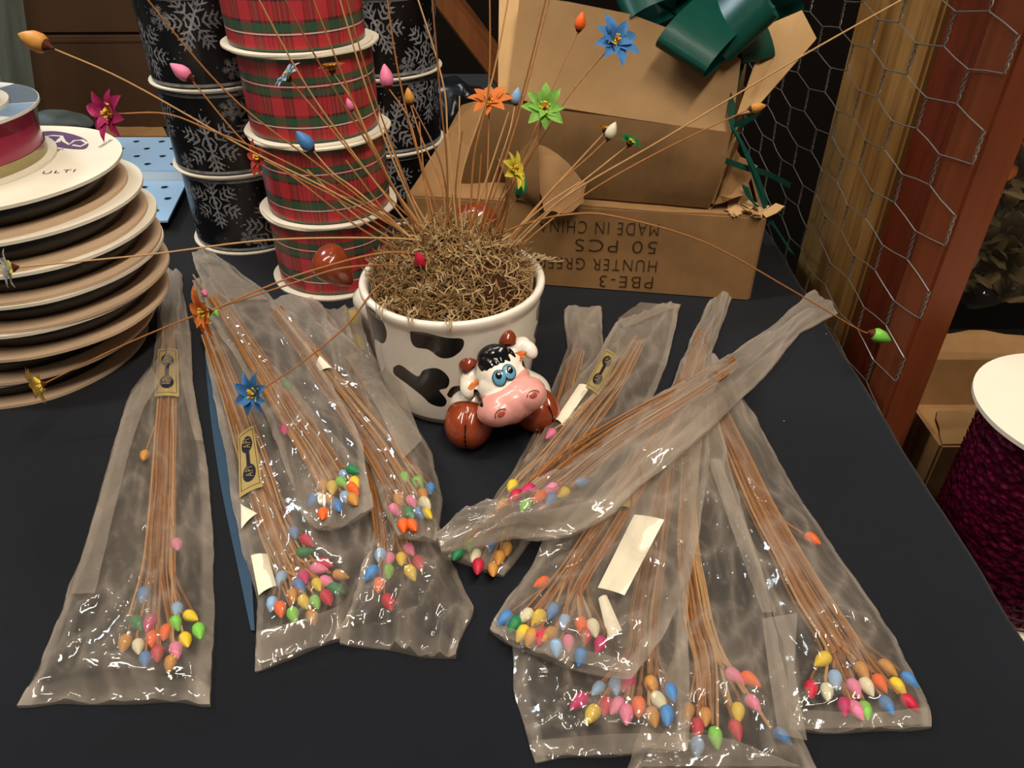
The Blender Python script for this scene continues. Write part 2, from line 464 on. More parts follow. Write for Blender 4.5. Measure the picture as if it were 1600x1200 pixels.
# ------------------------------------------------------------------ things right of the table
t = thing('cardboard_box', 'open brown cardboard box on the bench right of the table edge', 'box', (.462, .512, BENCH))
for nm, c, s in (('front_panel', (0, -.06, .0275), (.26, .004, .055)), ('back_panel', (0, .06, .0275), (.26, .004, .055)),
                 ('side_panel', (-.13, 0, .0275), (.004, .12, .055)), ('side_panel', (.13, 0, .0275), (.004, .12, .055)), ('bottom_panel', (0, 0, .002), (.26, .12, .004))):
    bm = bmesh.new(); box(bm, c, s); obj(nm, bm, M['kraft'], t, False)
bm = bmesh.new(); sheet(bm, [(-.13, .06, .055), (.13, .06, .055), (.125, .08, .06), (.06, .085, .062), (.04, .08, .058), (-.03, .085, .068), (-.09, .08, .066), (-.11, .085, .07)], .003, sub=4, jit=.0015); obj('flap', bm, M['kraft'], t, False)
bm = bmesh.new(); sheet(bm, [(-.13, -.1, .055), (-.13, .1, .055), (-.10, .07, .11), (-.10, -.05, .10)][::-1], .003, sub=4, jit=.0015)
bm.free()
bm = bmesh.new(); sheet(bm, [(-.13, -.06, .055), (.13, -.06, .055), (.12, -.02, .063), (.02, -.035, .06), (-.06, -.02, .063), (-.12, -.025, .06)], .003, sub=4, jit=.0015); obj('flap', bm, M['kraft'], t, False)

# sequined spool
def spool_sequin():
    R = .066; c = (.357, .372, BENCH)
    t = thing('sequin_ribbon_spool', 'magenta sequined ribbon spool with white top at the right photo edge', 'ribbon spool', c)
    for z0 in (0, .147):
        bm = bmesh.new(); r = lathe(bm, [(.012, 0), (R, 0), (R, .003), (.012, .003)], 64, closed=True); obj('flange', bm, M['white_disc'], t, False, (0, 0, z0))
    k = N('sequined_magenta'); v = k.coord(); vo = k.n('ShaderNodeTexVoronoi'); vo.inputs['Scale'].default_value = 190; k.l(v, vo.inputs['Vector'])
    k.col(k.ramp(vo.outputs['Distance'], [(0, '8c1444'), (.5, '5c0c30'), (1, '2a0618')])); k.bump(vo.outputs['Distance'], 1, .003); k.set(.32, .5, metal=.35)
    bm = bmesh.new(); rr = lathe(bm, [(.054, .003), (.0555, .02), (.0555, .13), (.054, .147)], 72); 
    o = obj('sequin_ribbon', bm, k.m, t)
    bm = bmesh.new()
    for i in range(60):
        for j in range(17):
            a = 2 * PI * (i + .5 * (j % 2)) / 60; z = .008 + j * .0082
            rot = Matrix.Rotation(a, 3, 'Z') @ Matrix.Rotation(PI / 2 + .5, 3, 'Y')
            tt = bmesh.new(); bmesh.ops.create_circle(tt, cap_ends=True, segments=8, radius=.0028)
            tt.transform(Matrix.Translation((math.cos(a) * .0562, math.sin(a) * .0562, z)) @ rot.to_4x4()); merge(bm, tt)
    k2 = plain('9c1a50', .25, .6, metal=.4, var=.3, scale=500)
    tag(obj('sequins', bm, k2, o, False), kind='stuff')
spool_sequin()

# clear bag of orange and cream flowers at far right
t = thing('wrapped_flower_bundle', 'clear wrapped bundle of cream and orange dried flowers at the upper right edge', 'flower bundle', (.52, .75, BENCH))
bm = bmesh.new(); ellipsoid(bm, (0, 0, .13), (.055, .06, .13), sub=4)
for v in bm.verts: v.co += .012 * noise.noise_vector(v.co * 28) + .004 * noise.noise_vector(v.co * 90)
obj('wrapper', bm, M['clear_tape'], t)
bm = bmesh.new()
for i in range(220):
    p = Vector((random.gauss(0, .021), random.gauss(0, .021), random.uniform(.03, .225))); ellipsoid(bm, p, (.009, .0025, .013), Matrix.Rotation(random.uniform(0, 6), 3, 'Z') @ Matrix.Rotation(random.uniform(0, 6), 3, 'X'), 1, 0 if p.z < .16 else 1)
tag(obj('blooms', bm, [plain('6f5c3c', .8, .2, var=.3), plain('a0521e', .8, .2, var=.3)], t), kind='stuff')

# ------------------------------------------------------------------ background at the left
def carton(name, label, c, s, m, rz=0, group=None):
    t = thing(name, label, 'carton', c, rz, group)
    bm = bmesh.new(); box(bm, (0, 0, s[2] / 2), s, bevel=.003); obj('body', bm, m, t, False)
    bm = bmesh.new(); box(bm, (0, -s[1] / 2 - .0003, s[2] - .006), (s[0] * .96, .0006, .0015)); obj('lid_seam', bm, M['ink'], t, False)
    return t
carton('cardboard_carton', 'dark brown carton at the back left, lower of the two', (-.50, 1.17, 0), (.30, .22, .118), M['kraft_dark'], .04)
carton('cardboard_carton', 'dark brown carton at the back left, stacked on the other carton', (-.49, 1.18, .119), (.31, .22, .22), M['kraft_dark'], .02)
bm = bmesh.new(); sheet(bm, [P(150, 214), P(262, 214), P(250, 190, .002), P(170, 172, .012)], .003); tag(obj('cardboard_offcut', bm, M['kraft'], smooth=False), 'flat brown cardboard offcut lying in front of the dark cartons', 'cardboard')
bm = bmesh.new(); a, b = at(58, 190, .97), at(24, -60, .97)
d = (b - a); rot = d.to_track_quat('Z', 'Y').to_matrix()
box(bm, (a + b) / 2 + V((-.03, 0, -.01)), (.075, .022, d.length + .06), rot, .002)
tag(obj('painted_board', bm, M['grey_wood'], smooth=False), 'grey-green painted board leaning upright behind the stacked spools', 'board')
bm = bmesh.new(); ellipsoid(bm, P(95, 205) + V((0, 0, .012)), (.045, .03, .017), sub=4)
for v in bm.verts: v.co += .006 * noise.noise_vector(v.co * 40)
tag(obj('crumpled_cloth', bm, plain('5d6a6a', .6, .3, var=.2)), 'grey crumpled rag behind the white spool stack', 'rag')
# perforated metal tray
def tray():
    pa = P(186, 216); c = Vector((-.40, .86, 0))
    t = thing('perforated_metal_tray', 'pale blue perforated metal tray behind the white spool stack', 'tray', c)
    def panel(name, quad, z, rows, cols):
        q = [P(x, y, z) - c for x, y in quad]; bm = bmesh.new(); sheet(bm, q, .002)
        o = obj(name, bm, M['tray_blue'], t, False); bm = bmesh.new()
        for i in range(rows):
            for j in range(cols):
                u = (j + .5 + (.25 if i % 2 else -.15)) / (cols + .3); v = (i + .6) / (rows + .4)
                p = q[0].lerp(q[1], u).lerp(q[3].lerp(q[2], u), v) + V((0, 0, .0012))
                tt = bmesh.new(); bmesh.ops.create_circle(tt, cap_ends=True, segments=14, radius=.0036); tt.transform(Matrix.Translation(p)); merge(bm, tt)
                tube(bm, [p + V((.004 * math.cos(x), .004 * math.sin(x), .0002)) for x in [k * PI / 6 for k in range(7)]], .0006, 4, mi=1)
        obj('holes', bm, [M['hole'], M['tray_blue']], o, False)
    panel('back_panel', [(120, 216), (330, 216), (335, 268), (120, 268)], .022, 4, 5)
    panel('front_panel', [(150, 284), (293, 284), (262, 346), (150, 350)], .012, 3, 4)
    bm = bmesh.new(); sheet(bm, [P(120, 268, .022) - c, P(335, 268, .022) - c, P(293, 283, .012) - c, P(150, 283, .012) - c], .002); obj('lip', bm, plain('cfe2f2', .35, .5, var=.02), t, False)
    bm = bmesh.new(); box(bm, (-.05, .10, .01), (.2, .01, .02)); obj('support', bm, M['tray_blue'], t, False)
    bm = bmesh.new(); box(bm, (-.05, -.06, .005), (.12, .01, .01)); obj('support', bm, M['tray_blue'], t, False)
tray()
# leaning plank and black plastic at back centre
bm = bmesh.new(); a, b = at(845, 190, 1.02), at(655, -60, 1.02); d = b - a
box(bm, (a + b) / 2, (.085, .02, d.length + .1), d.to_track_quat('Z', 'Y').to_matrix(), .002)
tag(obj('brown_plank', bm, M['plank'], smooth=False), 'brown wooden plank leaning diagonally behind the cardboard boxes', 'plank')
bm = bmesh.new(); ellipsoid(bm, (-.085, .93, .04), (.07, .04, .065), sub=5)
for v in bm.verts:
    v.co += .02 * noise.noise_vector(v.co * 16) + .008 * noise.noise_vector(v.co * 45); v.co.z = max(v.co.z, .001)
tag(obj('plastic_sheet', bm, M['black_plastic']), 'black crumpled plastic sheet between the snowflake spools and the boxes', 'plastic sheet')

# ------------------------------------------------------------------ ribbon spools
def flange(bm, R, z, th=.0022, mi=0, wob=0, seed=0, r0=.012):
    seg = 72; rings = []
    for r, zz in ((r0, 0), (R, 0), (R, th), (r0, th)):
        rings.append([bm.verts.new(((r + (wob * noise.noise(Vector((math.cos(2*PI*i/seg)*2, math.sin(2*PI*i/seg)*2, seed))) if r == R else 0)) * math.cos(2 * PI * i / seg),
                      (r + (wob * noise.noise(Vector((math.cos(2*PI*i/seg)*2, math.sin(2*PI*i/seg)*2, seed))) if r == R else 0)) * math.sin(2 * PI * i / seg), z + zz)) for i in range(seg)])
    for j in range(4):
        for i in range(seg):
            f = bm.faces.new((rings[j][i], rings[j][(i + 1) % seg], rings[(j + 1) % 4][(i + 1) % seg], rings[(j + 1) % 4][i]))
            f.material_index = mi
def uv_cyl(o, R):
    me = o.data; uv = me.uv_layers.new(name='UVMap')
    for p in me.polygons:
        an = [math.atan2(me.vertices[me.loops[l].vertex_index].co.y, me.vertices[me.loops[l].vertex_index].co.x) for l in p.loop_indices]
        if max(an) - min(an) > PI: an = [x + 2 * PI if x < 0 else x for x in an]
        for l, x in zip(p.loop_indices, an): uv.data[l].uv = (x * R / .0635, me.vertices[me.loops[l].vertex_index].co.z / .0635)
def plaid_mat():
    k = N('red_plaid_ribbon'); tc = k.n('ShaderNodeTexCoord'); sx = k.n('ShaderNodeSeparateXYZ'); k.l(tc.outputs['UV'], sx.inputs[0])
    fu = k.math('FRACT', k.math('MULTIPLY', sx.outputs[0], 1.62)); fv = sx.outputs[1]
    R_, D_, G_, W_, Y_ = 'b8303a', '6a262a', '2a5f44', 'e0d4c8', 'a8984a'
    vert = k.ramp(fu, [(0, 'cf3a44'), (.22, '4a2222'), (.25, '7a2c2e'), (.33, G_), (.38, '5a2424'), (.44, 'b8343c'), (.50, '6a2628'), (.53, 'b8343c'), (.58, '6a2628'), (.61, 'b8343c'), (.68, '4a2222'), (.72, Y_), (.73, '3a2a24'), (.80, Y_), (.81, '5a2626'), (.88, G_), (.92, '4a2222'), (.97, 'cf3a44')], 'CONSTANT')
    hor = k.ramp(fv, [(0, G_), (.06, 'c8363e'), (.19, '6a2a2a'), (.21, W_), (.225, '6a2a2a'), (.24, G_), (.33, '3a2a24'), (.36, 'c8363e'), (.56, '3a2a24'), (.59, G_), (.66, '5a2828'), (.69, W_), (.705, '5a2828'), (.73, G_), (.80, 'c8363e'), (.95, G_)], 'CONSTANT')
    c = k.mix(.52, vert, hor)
    # pure bands where horizontals are solid
    hm = k.ramp(fv, [(0, 'd8d8d8'), (.06, '000000'), (.21, 'ffffff'), (.225, '000000'), (.24, 'e4e4e4'), (.33, '000000'), (.59, 'dcdcdc'), (.66, '000000'), (.69, 'ffffff'), (.705, '000000'), (.73, 'e4e4e4'), (.80, '000000'), (.95, 'b0b0b0')], 'CONSTANT')
    c = k.mix(hm, c, hor)
    nz = k.noise(tc.outputs['UV'], 60, 2); k.col(k.mix(k.math('MULTIPLY', nz, .3), c, '301010')); k.bump(nz, .15, .0005)
    return k.set(.4, .5, coat=.4, coat_rough=.25)
M['plaid'] = plaid_mat()
PCX, PCY, PR, PH = -.163, .647, .0585, .0672
plaid_labels = ['red plaid ribbon spool at the bottom of the plaid stack', 'red plaid ribbon spool second from the bottom of the plaid stack',
                'red plaid ribbon spool third from the bottom of the plaid stack', 'red plaid ribbon spool at the top of the plaid stack, cut by the frame']
for i in range(4):
    dx, dy = [(0, 0), (.002, -.001), (-.001, .001), (-.005, 0)][i]
    t = thing('plaid_ribbon_spool', plaid_labels[i], 'ribbon spool', (PCX + dx, PCY + dy, i * PH), .55 * i + .3, 'red plaid ribbon spools stacked behind the cow pot')
    for z0 in (0, PH - .0016):
        bm = bmesh.new(); flange(bm, PR, 0, .0014, wob=.0022, seed=i * 3 + z0 * 100); obj('flange', bm, M['white_disc'], t, False, (0, 0, z0))
    bm = bmesh.new(); lathe(bm, [(.0525, .0023), (.0528, .02), (.0528, .05), (.0525, PH - .0025)], 96)
    o = obj('ribbon', bm, M['plaid'], t); uv_cyl(o, .0528)

def snowflake(bm, R, th0, z0, size, rot):
    def put(pts):
        vs = []
        for x, y in pts:
            a = th0 + x / R; vs.append(bm.verts.new((math.cos(a) * R, math.sin(a) * R, z0 + y)))
        f = bm.faces.new(vs); f.material_index = 1
    def bar(p, q, w):
        d = (q - p).normalized() * w / 2; n = Vector((-d.y, d.x))
        put([(p + n)[:], (q + n * .6)[:], (q + d * 1.5)[:], (q - n * .6)[:], (p - n)[:]][::-1])
    for k in range(6):
        a = rot + k * PI / 3; D = Vector((math.cos(a), math.sin(a))); 
        bar(D * .0, D * size, size * .10)
        for s, l in ((.35, .30), (.56, .34), (.76, .24)):
            for sg in (-1, 1):
                b = a + sg * PI / 3.4; E = Vector((math.cos(b), math.sin(b)))
                bar(D * size * s, D * size * s + E * size * l, size * .085)
                if s < .7:
                    g = D * size * s + E * size * l * .55
                    bar(g, g + D * size * .12, size * .06)
        bar(D * size * .22 + Vector((-D.y, D.x)) * size * .13, D * size * .22 - Vector((-D.y, D.x)) * size * .13, size * .07)
SR, SH = .0585, .0765
def snow_spool(c, label, seed, rz, H):
    rnd = random.Random(seed)
    t = thing('snowflake_ribbon_spool', label, 'ribbon spool', c, rz, 'black snowflake ribbon spools behind the plaid stack')
    for z0 in (0, H - .0014):
        bm = bmesh.new(); flange(bm, SR, 0, .0012); obj('flange', bm, M['white_disc'] if z0 == 0 else plain('8a8a88', .4, .4), t, False, (0, 0, z0))
    RB = .0550; bm = bmesh.new(); lathe(bm, [(RB, .0018), (RB, H - .002)], 96)
    lathe(bm, [(RB + .0003, .003), (RB + .0003, .0055)], 96, mi=1); lathe(bm, [(RB + .0003, H - .006), (RB + .0003, H - .0035)], 96, mi=1)
    k = 0
    for i in range(7):
        th = 2 * PI * i / 7 + rnd.uniform(-.1, .1)
        snowflake(bm, RB + .0003, th, H * (.36 + .32 * (i % 2)) + rnd.uniform(-.004, .004), rnd.uniform(.024, .028), rnd.uniform(0, 1))
        snowflake(bm, RB + .0003, th + .45, H * (.78 - .60 * (i % 2)) + rnd.uniform(-.003, .003), rnd.uniform(.008, .011), rnd.uniform(0, 1))
    for i in range(160):
        a = rnd.uniform(0, 2 * PI); z = rnd.uniform(.008, H - .008); s = rnd.uniform(.0003, .0007)
        vs = [bm.verts.new((math.cos(a + x / RB) * (RB + .0004), math.sin(a + x / RB) * (RB + .0004), z + y)) for x, y in ((-s, -s), (s, -s), (s, s), (-s, s))]
        bm.faces.new(vs).material_index = 1
    obj('ribbon', bm, [M['black_ribbon'], M['silver']], t, False)
ordn = ['bottom', 'second from bottom', 'third from bottom', 'top']
for i in range(4):
    snow_spool((-.266 - .002 * i, .735, i * SH), 'black snowflake ribbon spool left of the plaid stack, ' + ordn[i] + (' one' if i in (0, 3) else ''), 10 + i, 1.1 * i, SH)
for i in range(4):
    snow_spool((-.131 + .0015 * i, .803, i * .0722), 'black snowflake ribbon spool right of the plaid stack, ' + ordn[i] + (' one' if i in (0, 3) else ''), 30 + i, .9 * i + .4, .0722)

# stack of flat white and kraft discs wound with black ribbon
WX, WY_, WR, WH = -.385, .515, .0855, .0213
rights = [226, 236, 262, 258, 247, 224, 190]
wl = ['bottom disc spool of the white stack at left', 'second disc spool from the bottom of the white stack at left', 'third disc spool from the bottom of the white stack at left',
      'middle disc spool of the seven in the white stack at left', 'third disc spool from the top of the white stack at left', 'second disc spool from the top of the white stack at left',
      'topmost disc spool of the white stack, purple oval printed on it']
wtop = None
for i in range(7):
    z0 = i * WH
    cx = (rights[i] - 9 - 800) / FPX * depth(WY_, z0 + WH / 2) - WR
    t = thing('disc_ribbon_spool', wl[i], 'ribbon spool', (cx, WY_, z0), .4 * i, 'white cardboard disc spools of black ribbon')
    for z1, top in ((0, 0), (WH - .0024, 1)):
        bm = bmesh.new(); flange(bm, WR + (.0002 if top else -.0012), 0, .0022, wob=.001, seed=i + z1 * 50)
        for f in bm.faces:
            f.normal_update()
            f.material_index = (0 if top else 1)
        o = obj('flange', bm, [M['white_disc'], M['kraft_disc']], t, False, (random.uniform(-.001, .001), 0, z1))
    bm = bmesh.new(); lathe(bm, [(.070, .0023), (.0725, .006), (.0725, .016), (.070, WH - .0025)], 80); obj('ribbon', bm, M['black_ribbon'], t)
    if i == 6: wtop = t
    if i == 1: w1 = t
# print on the top disc
zt = WH + .0002
c0 = V(wtop.location); rzm = Matrix.Rotation(-wtop.rotation_euler.z, 3, 'Z')
def ontop(px, py): 
    p = P(px, py, c0.z + zt) - c0; p.z = zt - .0002; return rzm @ p
bm = bmesh.new(); poly = [(62, 206), (85, 205), (110, 209), (130, 216), (138, 224), (132, 232), (112, 232), (85, 228), (70, 222)]
pts = catmull([ontop(x, y) for x, y in poly + poly[:1]], 4)[:-1]; sheet(bm, pts, .0006); pr = obj('printed_emblem', bm, M['purple_ink'], wtop, False)
bm = bmesh.new()
for pl, r in (([(70, 214), (82, 212), (96, 213), (100, 221), (108, 226), (116, 220), (128, 219), (136, 224), (126, 229), (114, 227)], .0012), ([(72, 218), (78, 226), (90, 222), (96, 216)], .0018)):
    tube(bm, [ontop(x, y) + V((0, 0, .0002)) for x, y in pl], r, 6)
for v in bm.verts: v.co.z = zt + .0002 + (v.co.z - zt) * .15
obj('emblem_swirl', bm, M['white_disc'], pr)
R_ = rzm @ Vector((.8, .6, 0)); U_ = rzm @ Vector((-.6, .8, 0))
text_at('printed_text', 'lor', ontop(83, 234), rzm @ Vector((1, .15, 0)), rzm @ Vector((-.15, 1, 0)), .014, .006, M['ink'], wtop)
text_at('printed_text', 'RIBBON', ontop(165, 224), rzm @ Vector((.1, 1, 0)), rzm @ Vector((-1, .1, 0)), .016, .003, plain('8d8d94', .7, .2), wtop)
text_at('printed_text', 'ULTI', ontop(92, 268), rzm @ Vector((1, .2, 0)), rzm @ Vector((-.2, 1, 0)), .02, .005, M['purple_ink'], wtop)
rz1 = Matrix.Rotation(-w1.rotation_euler.z, 3, 'Z'); p1 = P(48, 533, w1.location.z + WH) - V(w1.location); p1.z = WH + .0001
text_at('printed_text', 'PA 18603 - OR', rz1 @ p1, rz1 @ Vector((1, .32, 0)), rz1 @ Vector((-.32, 1, 0)), .052, .0035, plain('6a655c', .7, .2), w1)

# magenta spool and purple spool on top
zt0 = 7 * WH
k = N('magenta_satin_ribbon'); v = k.coord(); n = k.noise(v, 30, 2); k.col(k.mix(n, '7a1636', '9c2a48')); k.set(.22, .6, coat=.2); M['mag'] = k.m
MCX, MR = -.3865, .0675
t = thing('magenta_ribbon_spool', 'magenta satin ribbon spool with gold edge standing on the white stack', 'ribbon spool', (MCX, WY_, zt0))
bm = bmesh.new(); flange(bm, MR, 0, .002); obj('flange', bm, M['white_disc'], t, False)
bm = bmesh.new(); lathe(bm, [(.0615, .009), (.0612, .02), (.061, .0355)], 80); obj('ribbon', bm, M['mag'], t)
bm = bmesh.new(); lathe(bm, [(.0618, .002), (.0620, .0092)], 80); obj('gold_edge', bm, plain('a59a6c', .25, .6, metal=.4, var=.1), t)
bm = bmesh.new(); flange(bm, MR, 0, .002, r0=.012); o = obj('flange', bm, plain('d8d8d4', .5, .4, var=.02), t, False, (0, 0, .0352))
for a0, a1, c in ((-.25, .22, '7d97b2'), (.25, 1.15, '59646e')):
    bm = bmesh.new(); n_ = 16
    A = [(math.cos(a0 + (a1 - a0) * i / n_) * .067, math.sin(a0 + (a1 - a0) * i / n_) * .067, .0022) for i in range(n_ + 1)]
    B = [(math.cos(a0 + (a1 - a0) * i / n_) * .03, math.sin(a0 + (a1 - a0) * i / n_) * .03, .0022) for i in range(n_ + 1)]
    strip(bm, A, B); obj('printed_panel', bm, plain(c, .45, .4, var=.03), o, False)
t = thing('purple_ribbon_spool', 'dark purple ribbon spool on top of the magenta spool, cut by left edge', 'ribbon spool', (-.387, WY_ - .004, zt0 + .0374))
bm = bmesh.new(); flange(bm, .052, 0, .002); obj('flange', bm, M['white_disc'], t, False)
bm = bmesh.new(); lathe(bm, [(.0455, .002), (.0455, .05)], 72); obj('ribbon', bm, M['purple_ribbon'], t)
bm = bmesh.new(); flange(bm, .052, 0, .002); obj('flange', bm, M['white_disc'], t, False, (0, 0, .05))

# ------------------------------------------------------------------ cardboard boxes
BC = Vector((.207, .590, 0)); BD = Vector((-.297, .046, 0)); BL = BD.length; bd = BD.normalized(); bn = Vector((-bd.y, bd.x, 0)); bn = bn if bn.y > 0 else -bn
BH = .0765; BDP = .125
def bx(s, d, z): return bd * (s * BL) + bn * d + Vector((0, 0, z))       # box frame: s leftwards, d backwards
t = thing('cardboard_box', 'long brown cardboard box with upside-down printing on its front', 'box', BC)
def slab(name, quad, m, th=.004, par=None, sub=0, jit=0): 
    bm = bmesh.new(); sheet(bm, quad, th, sub=sub, jit=jit); return obj(name, bm, m, par, False)
fp = slab('front_panel', [bx(0, 0, .001), bx(1, 0, .001), bx(1, 0, BH), bx(0, 0, BH)], M['kraft'], .004, t)
slab('back_panel', [bx(0, BDP, .001), bx(1, BDP, .001), bx(1, BDP, BH), bx(0, BDP, BH)], M['kraft'], .004, t)
slab('side_panel', [bx(0, 0, .001), bx(0, BDP, .001), bx(0, BDP, BH), bx(0, 0, BH)], M['kraft'], .004, t)
slab('side_panel', [bx(1, 0, .001), bx(1, BDP, .001), bx(1, BDP, BH), bx(1, 0, BH)], M['kraft'], .004, t)
slab('bottom_panel', [bx(0, 0, .003), bx(1, 0, .003), bx(1, BDP, .003), bx(0, BDP, .003)], M['kraft'], .003, t)
slab('top_panel', [bx(0.02, -.001, BH), bx(1, -.001, BH), bx(1, BDP, BH), bx(0.02, BDP, BH)], M['kraft'], .003, t, 8, .0008)
# torn lid: left flap, curled torn piece, ragged right end
def wp(px, py, Y): return at(px, py, Y) - BC
slab('lid_flap', [wp(641, 306, .64), wp(790, 312, .625), wp(800, 240, .665), wp(790, 196, .69), wp(757, 160, .71), wp(722, 166, .735)], M['kraft'], .003, t, 3, .0012)
bm = bmesh.new(); g = []
for i in range(13):
    u = i / 12; row = []
    for j in range(9):
        v = j / 8
        a = wp(800 + 45 * u, 312 + 22 * u, .618 - .004 * u); b = wp(765 + 75 * u, 205 + 8 * u, .662 - .02 * u)
        p = a.lerp(b, v); p += Vector((0, -.022 * math.sin(v * PI) * (.4 + .6 * u), .004 * math.sin(v * 5 + u * 3)))
        row.append(bm.verts.new(p))
    g.append(row)
for i in range(12):
    for j in range(8): bm.faces.new((g[i][j], g[i + 1][j], g[i + 1][j + 1], g[i][j + 1]))
bmesh.ops.solidify(bm, geom=bm.faces[:], thickness=.0015); obj('torn_flap', bm, M['kraft'], t)
slab('torn_flap', [wp(846, 214, .640), wp(870, 240, .632), wp(898, 266, .622), wp(917, 288, .612), wp(912, 318, .603), wp(888, 333, .600), wp(850, 330, .602), wp(835, 262, .625)], M['kraft'], .0015, t, 3, .0015)
bm = bmesh.new()
for i in range(26):
    s = random.uniform(-.005, .10); d0 = random.uniform(-.004, .01); p = bx(s, d0, BH + .001); l = random.uniform(.006, .02); an = random.uniform(0, PI)
    a = Vector((math.cos(an), math.sin(an), random.uniform(0, .5))) * l; b = Vector((-a.y, a.x, random.uniform(.002, .01))).normalized() * random.uniform(.003, .009)
    sheet(bm, [p, p + a * .5 - b * .2, p + a, p + a * .8 + b, p + b * .9], .0006)
tag(obj('torn_edge', bm, M['kraft_pale'], t, False), kind='stuff')
for s_, x0, x1, y in (('MADE IN CHINA', 1029, 842, 356), ('50 PCS', 1027, 899, 384), ('HUNTER GREEN', 1026, 838, 413), ('PBE-3', 1020, 937, 439)):
    pts = []
    for px in (x0, x1):
        r = ray(px, y + (px - 940) * .035); nn = bn; o_ = Vector((0, 0, CAMH))
        tt = ((BC - nn * .0022) - o_).dot(nn) / r.dot(nn); pts.append(o_ + r * tt - BC)
    text_at('printed_text', s_, (pts[0] + pts[1]) / 2, pts[1] - pts[0], Vector((0, 0, -1)), (pts[1] - pts[0]).length, .0112, M['ink'], fp)

# upper open box
UC = at(1105, 328, .601)
t = thing('cardboard_box', 'open brown cardboard box of green bows standing on the printed box', 'box', (UC.x, UC.y, BH + .0018))
UO = V(t.location)
def up_(px, py, Y): return at(px, py, Y) - UO
A0, A1, A2, A3 = up_(1105, 326, .602), up_(924, 300, .620), up_(757, 156, .668), up_(1143, 206, .612)
A0.z = max(A0.z, .001)
bm = bmesh.new(); g = []
for i in range(25):
    u = i / 24; row = []
    for j in range(9):
        v = j / 8
        lo = up_(1108 + (715 - 1108) * u, 327 - 38 * u, .602 + .045 * u); lo.z = .002; hi = up_(1143 - 386 * u, 207 - 50 * u, .612 + .045 * u)
        p = lo.lerp(hi, v) + Vector((0, -.007 * math.sin(v * PI) + .003 * noise.noise(Vector((u * 5, v * 3, 1))), 0))
        row.append(bm.verts.new(p))
    g.append(row)
for i in range(24):
    for j in range(8): bm.faces.new((g[i][j], g[i][j + 1], g[i + 1][j + 1], g[i + 1][j]))
bmesh.ops.solidify(bm, geom=bm.faces[:], thickness=.003); obj('front_panel', bm, M['kraft'], t)
# front flap standing up, bowed
bm = bmesh.new(); g = []
bot = [(757, 154, .668), (850, 168, .652), (950, 182, .638), (1050, 196, .625), (1143, 206, .614)]
top = [(812, -8, .715), (890, 3, .705), (985, 22, .69), (1060, 50, .675), (1158, 92, .655)]
bot = [(795, 152, .667), (850, 164, .655), (950, 180, .64), (1050, 195, .627), (1143, 207, .616)]
for (a, b, c), (d, e, f) in zip(bot, top):
    g.append([bm.verts.new(up_(a + (d - a) * s, b + (e - b) * s, c + (f - c) * s + .006 * math.sin(s * PI))) for s in [k / 8 for k in range(9)]])
for i in range(len(g) - 1):
    for j in range(8): bm.faces.new((g[i][j], g[i + 1][j], g[i + 1][j + 1], g[i][j + 1]))
bmesh.ops.solidify(bm, geom=bm.faces[:], thickness=.003); obj('front_flap', bm, M['kraft_pale'], t)
slab('left_flap', [up_(779, 145, .69), up_(800, 148, .685), up_(815, -20, .74), up_(781, -20, .75)], M['kraft_pale'], .003, t)
slab('right_flap', [up_(1150, 182, .63), up_(1176, 176, .64), up_(1275, 62, .68), up_(1252, 18, .70), up_(1200, 40, .70)], M['kraft_pale'], .0035, t)
slab('side_panel', [up_(1112, 318, .606), up_(1150, 208, .618), bd * -.015 + Vector((.035, .12, .05)), Vector((.045, .10, .002))], M['kraft'], .003, t)
slab('side_panel', [Vector((-.155, .05, .002)), Vector((-.14, .12, .002)), Vector((-.14, .13, .075)), Vector((-.155, .06, .075))], M['kraft'], .003, t)
slab('back_panel', [Vector((-.14, .125, .002)), Vector((.045, .102, .002)), Vector((.045, .115, .09)), Vector((-.14, .135, .08))], M['kraft'], .003, t)
slab('bottom_panel', [Vector((.0, .004, .002)), Vector((-.15, .05, .002)), Vector((-.14, .12, .002)), Vector((.045, .10, .002))], M['kraft'], .003, t)
slab('side_flap', [up_(1115, 320, .602), up_(1160, 305, .60), up_(1183, 260, .63), up_(1150, 235, .62), up_(1138, 270, .61)], M['kraft'], .002, t, 3, .002)

# green bow
BO = at(1130, -40, .73)
bow = thing('ribbon_bow', 'hunter green satin pull bow spilling over the open cardboard box', 'bow', BO)
def ribbon_loop(name, root, tip, wdir, width, bulge, n=28, twist=0):
    root, tip = V(root), V(tip); ax = tip - root; L = ax.length; ax.normalize(); W = V(wdir); W = (W - ax * W.dot(ax)).normalized(); S = ax.cross(W)
    A, B = [], []
    for i in range(n + 1):
        a = i / n * 2 * PI
        x = L * (1 - math.cos(a)) / 2; y = bulge * math.sin(a) * (.35 + .65 * x / L)
        c = root + ax * x + S * y; ww = W * (width / 2 * (.45 + .55 * min(1, x / L * 2)))
        A.append(c - ww); B.append(c + ww)
    bm = bmesh.new(); strip(bm, A, B); bmesh.ops.solidify(bm, geom=bm.faces[:], thickness=.0004)
    return obj(name, bm, M['green_satin'], bow)
def bq(px, py, Y): return at(px, py, Y) - BO
ribbon_loop('loop', bq(1165, -10, .70), bq(1062, 92, .632), bq(1150, 140, .62) - bq(1030, 60, .66), .046, .016)
ribbon_loop('loop', bq(1120, -30, .70), bq(1175, 62, .64), bq(1200, 20, .64) - bq(1130, 70, .655), .046, .016)
ribbon_loop('loop', bq(1110, -40, .71), bq(970, 18, .705), bq(970, 60, .69) - bq(985, -20, .73), .034, .016)
ribbon_loop('loop', bq(1150, -40, .72), bq(1235, 30, .72), bq(1260, 40, .71) - bq(1190, 10, .73), .036, .014)
ribbon_loop('loop', bq(1110, -60, .74), bq(1030, 10, .715), (1, .1, .5), .04, .018)
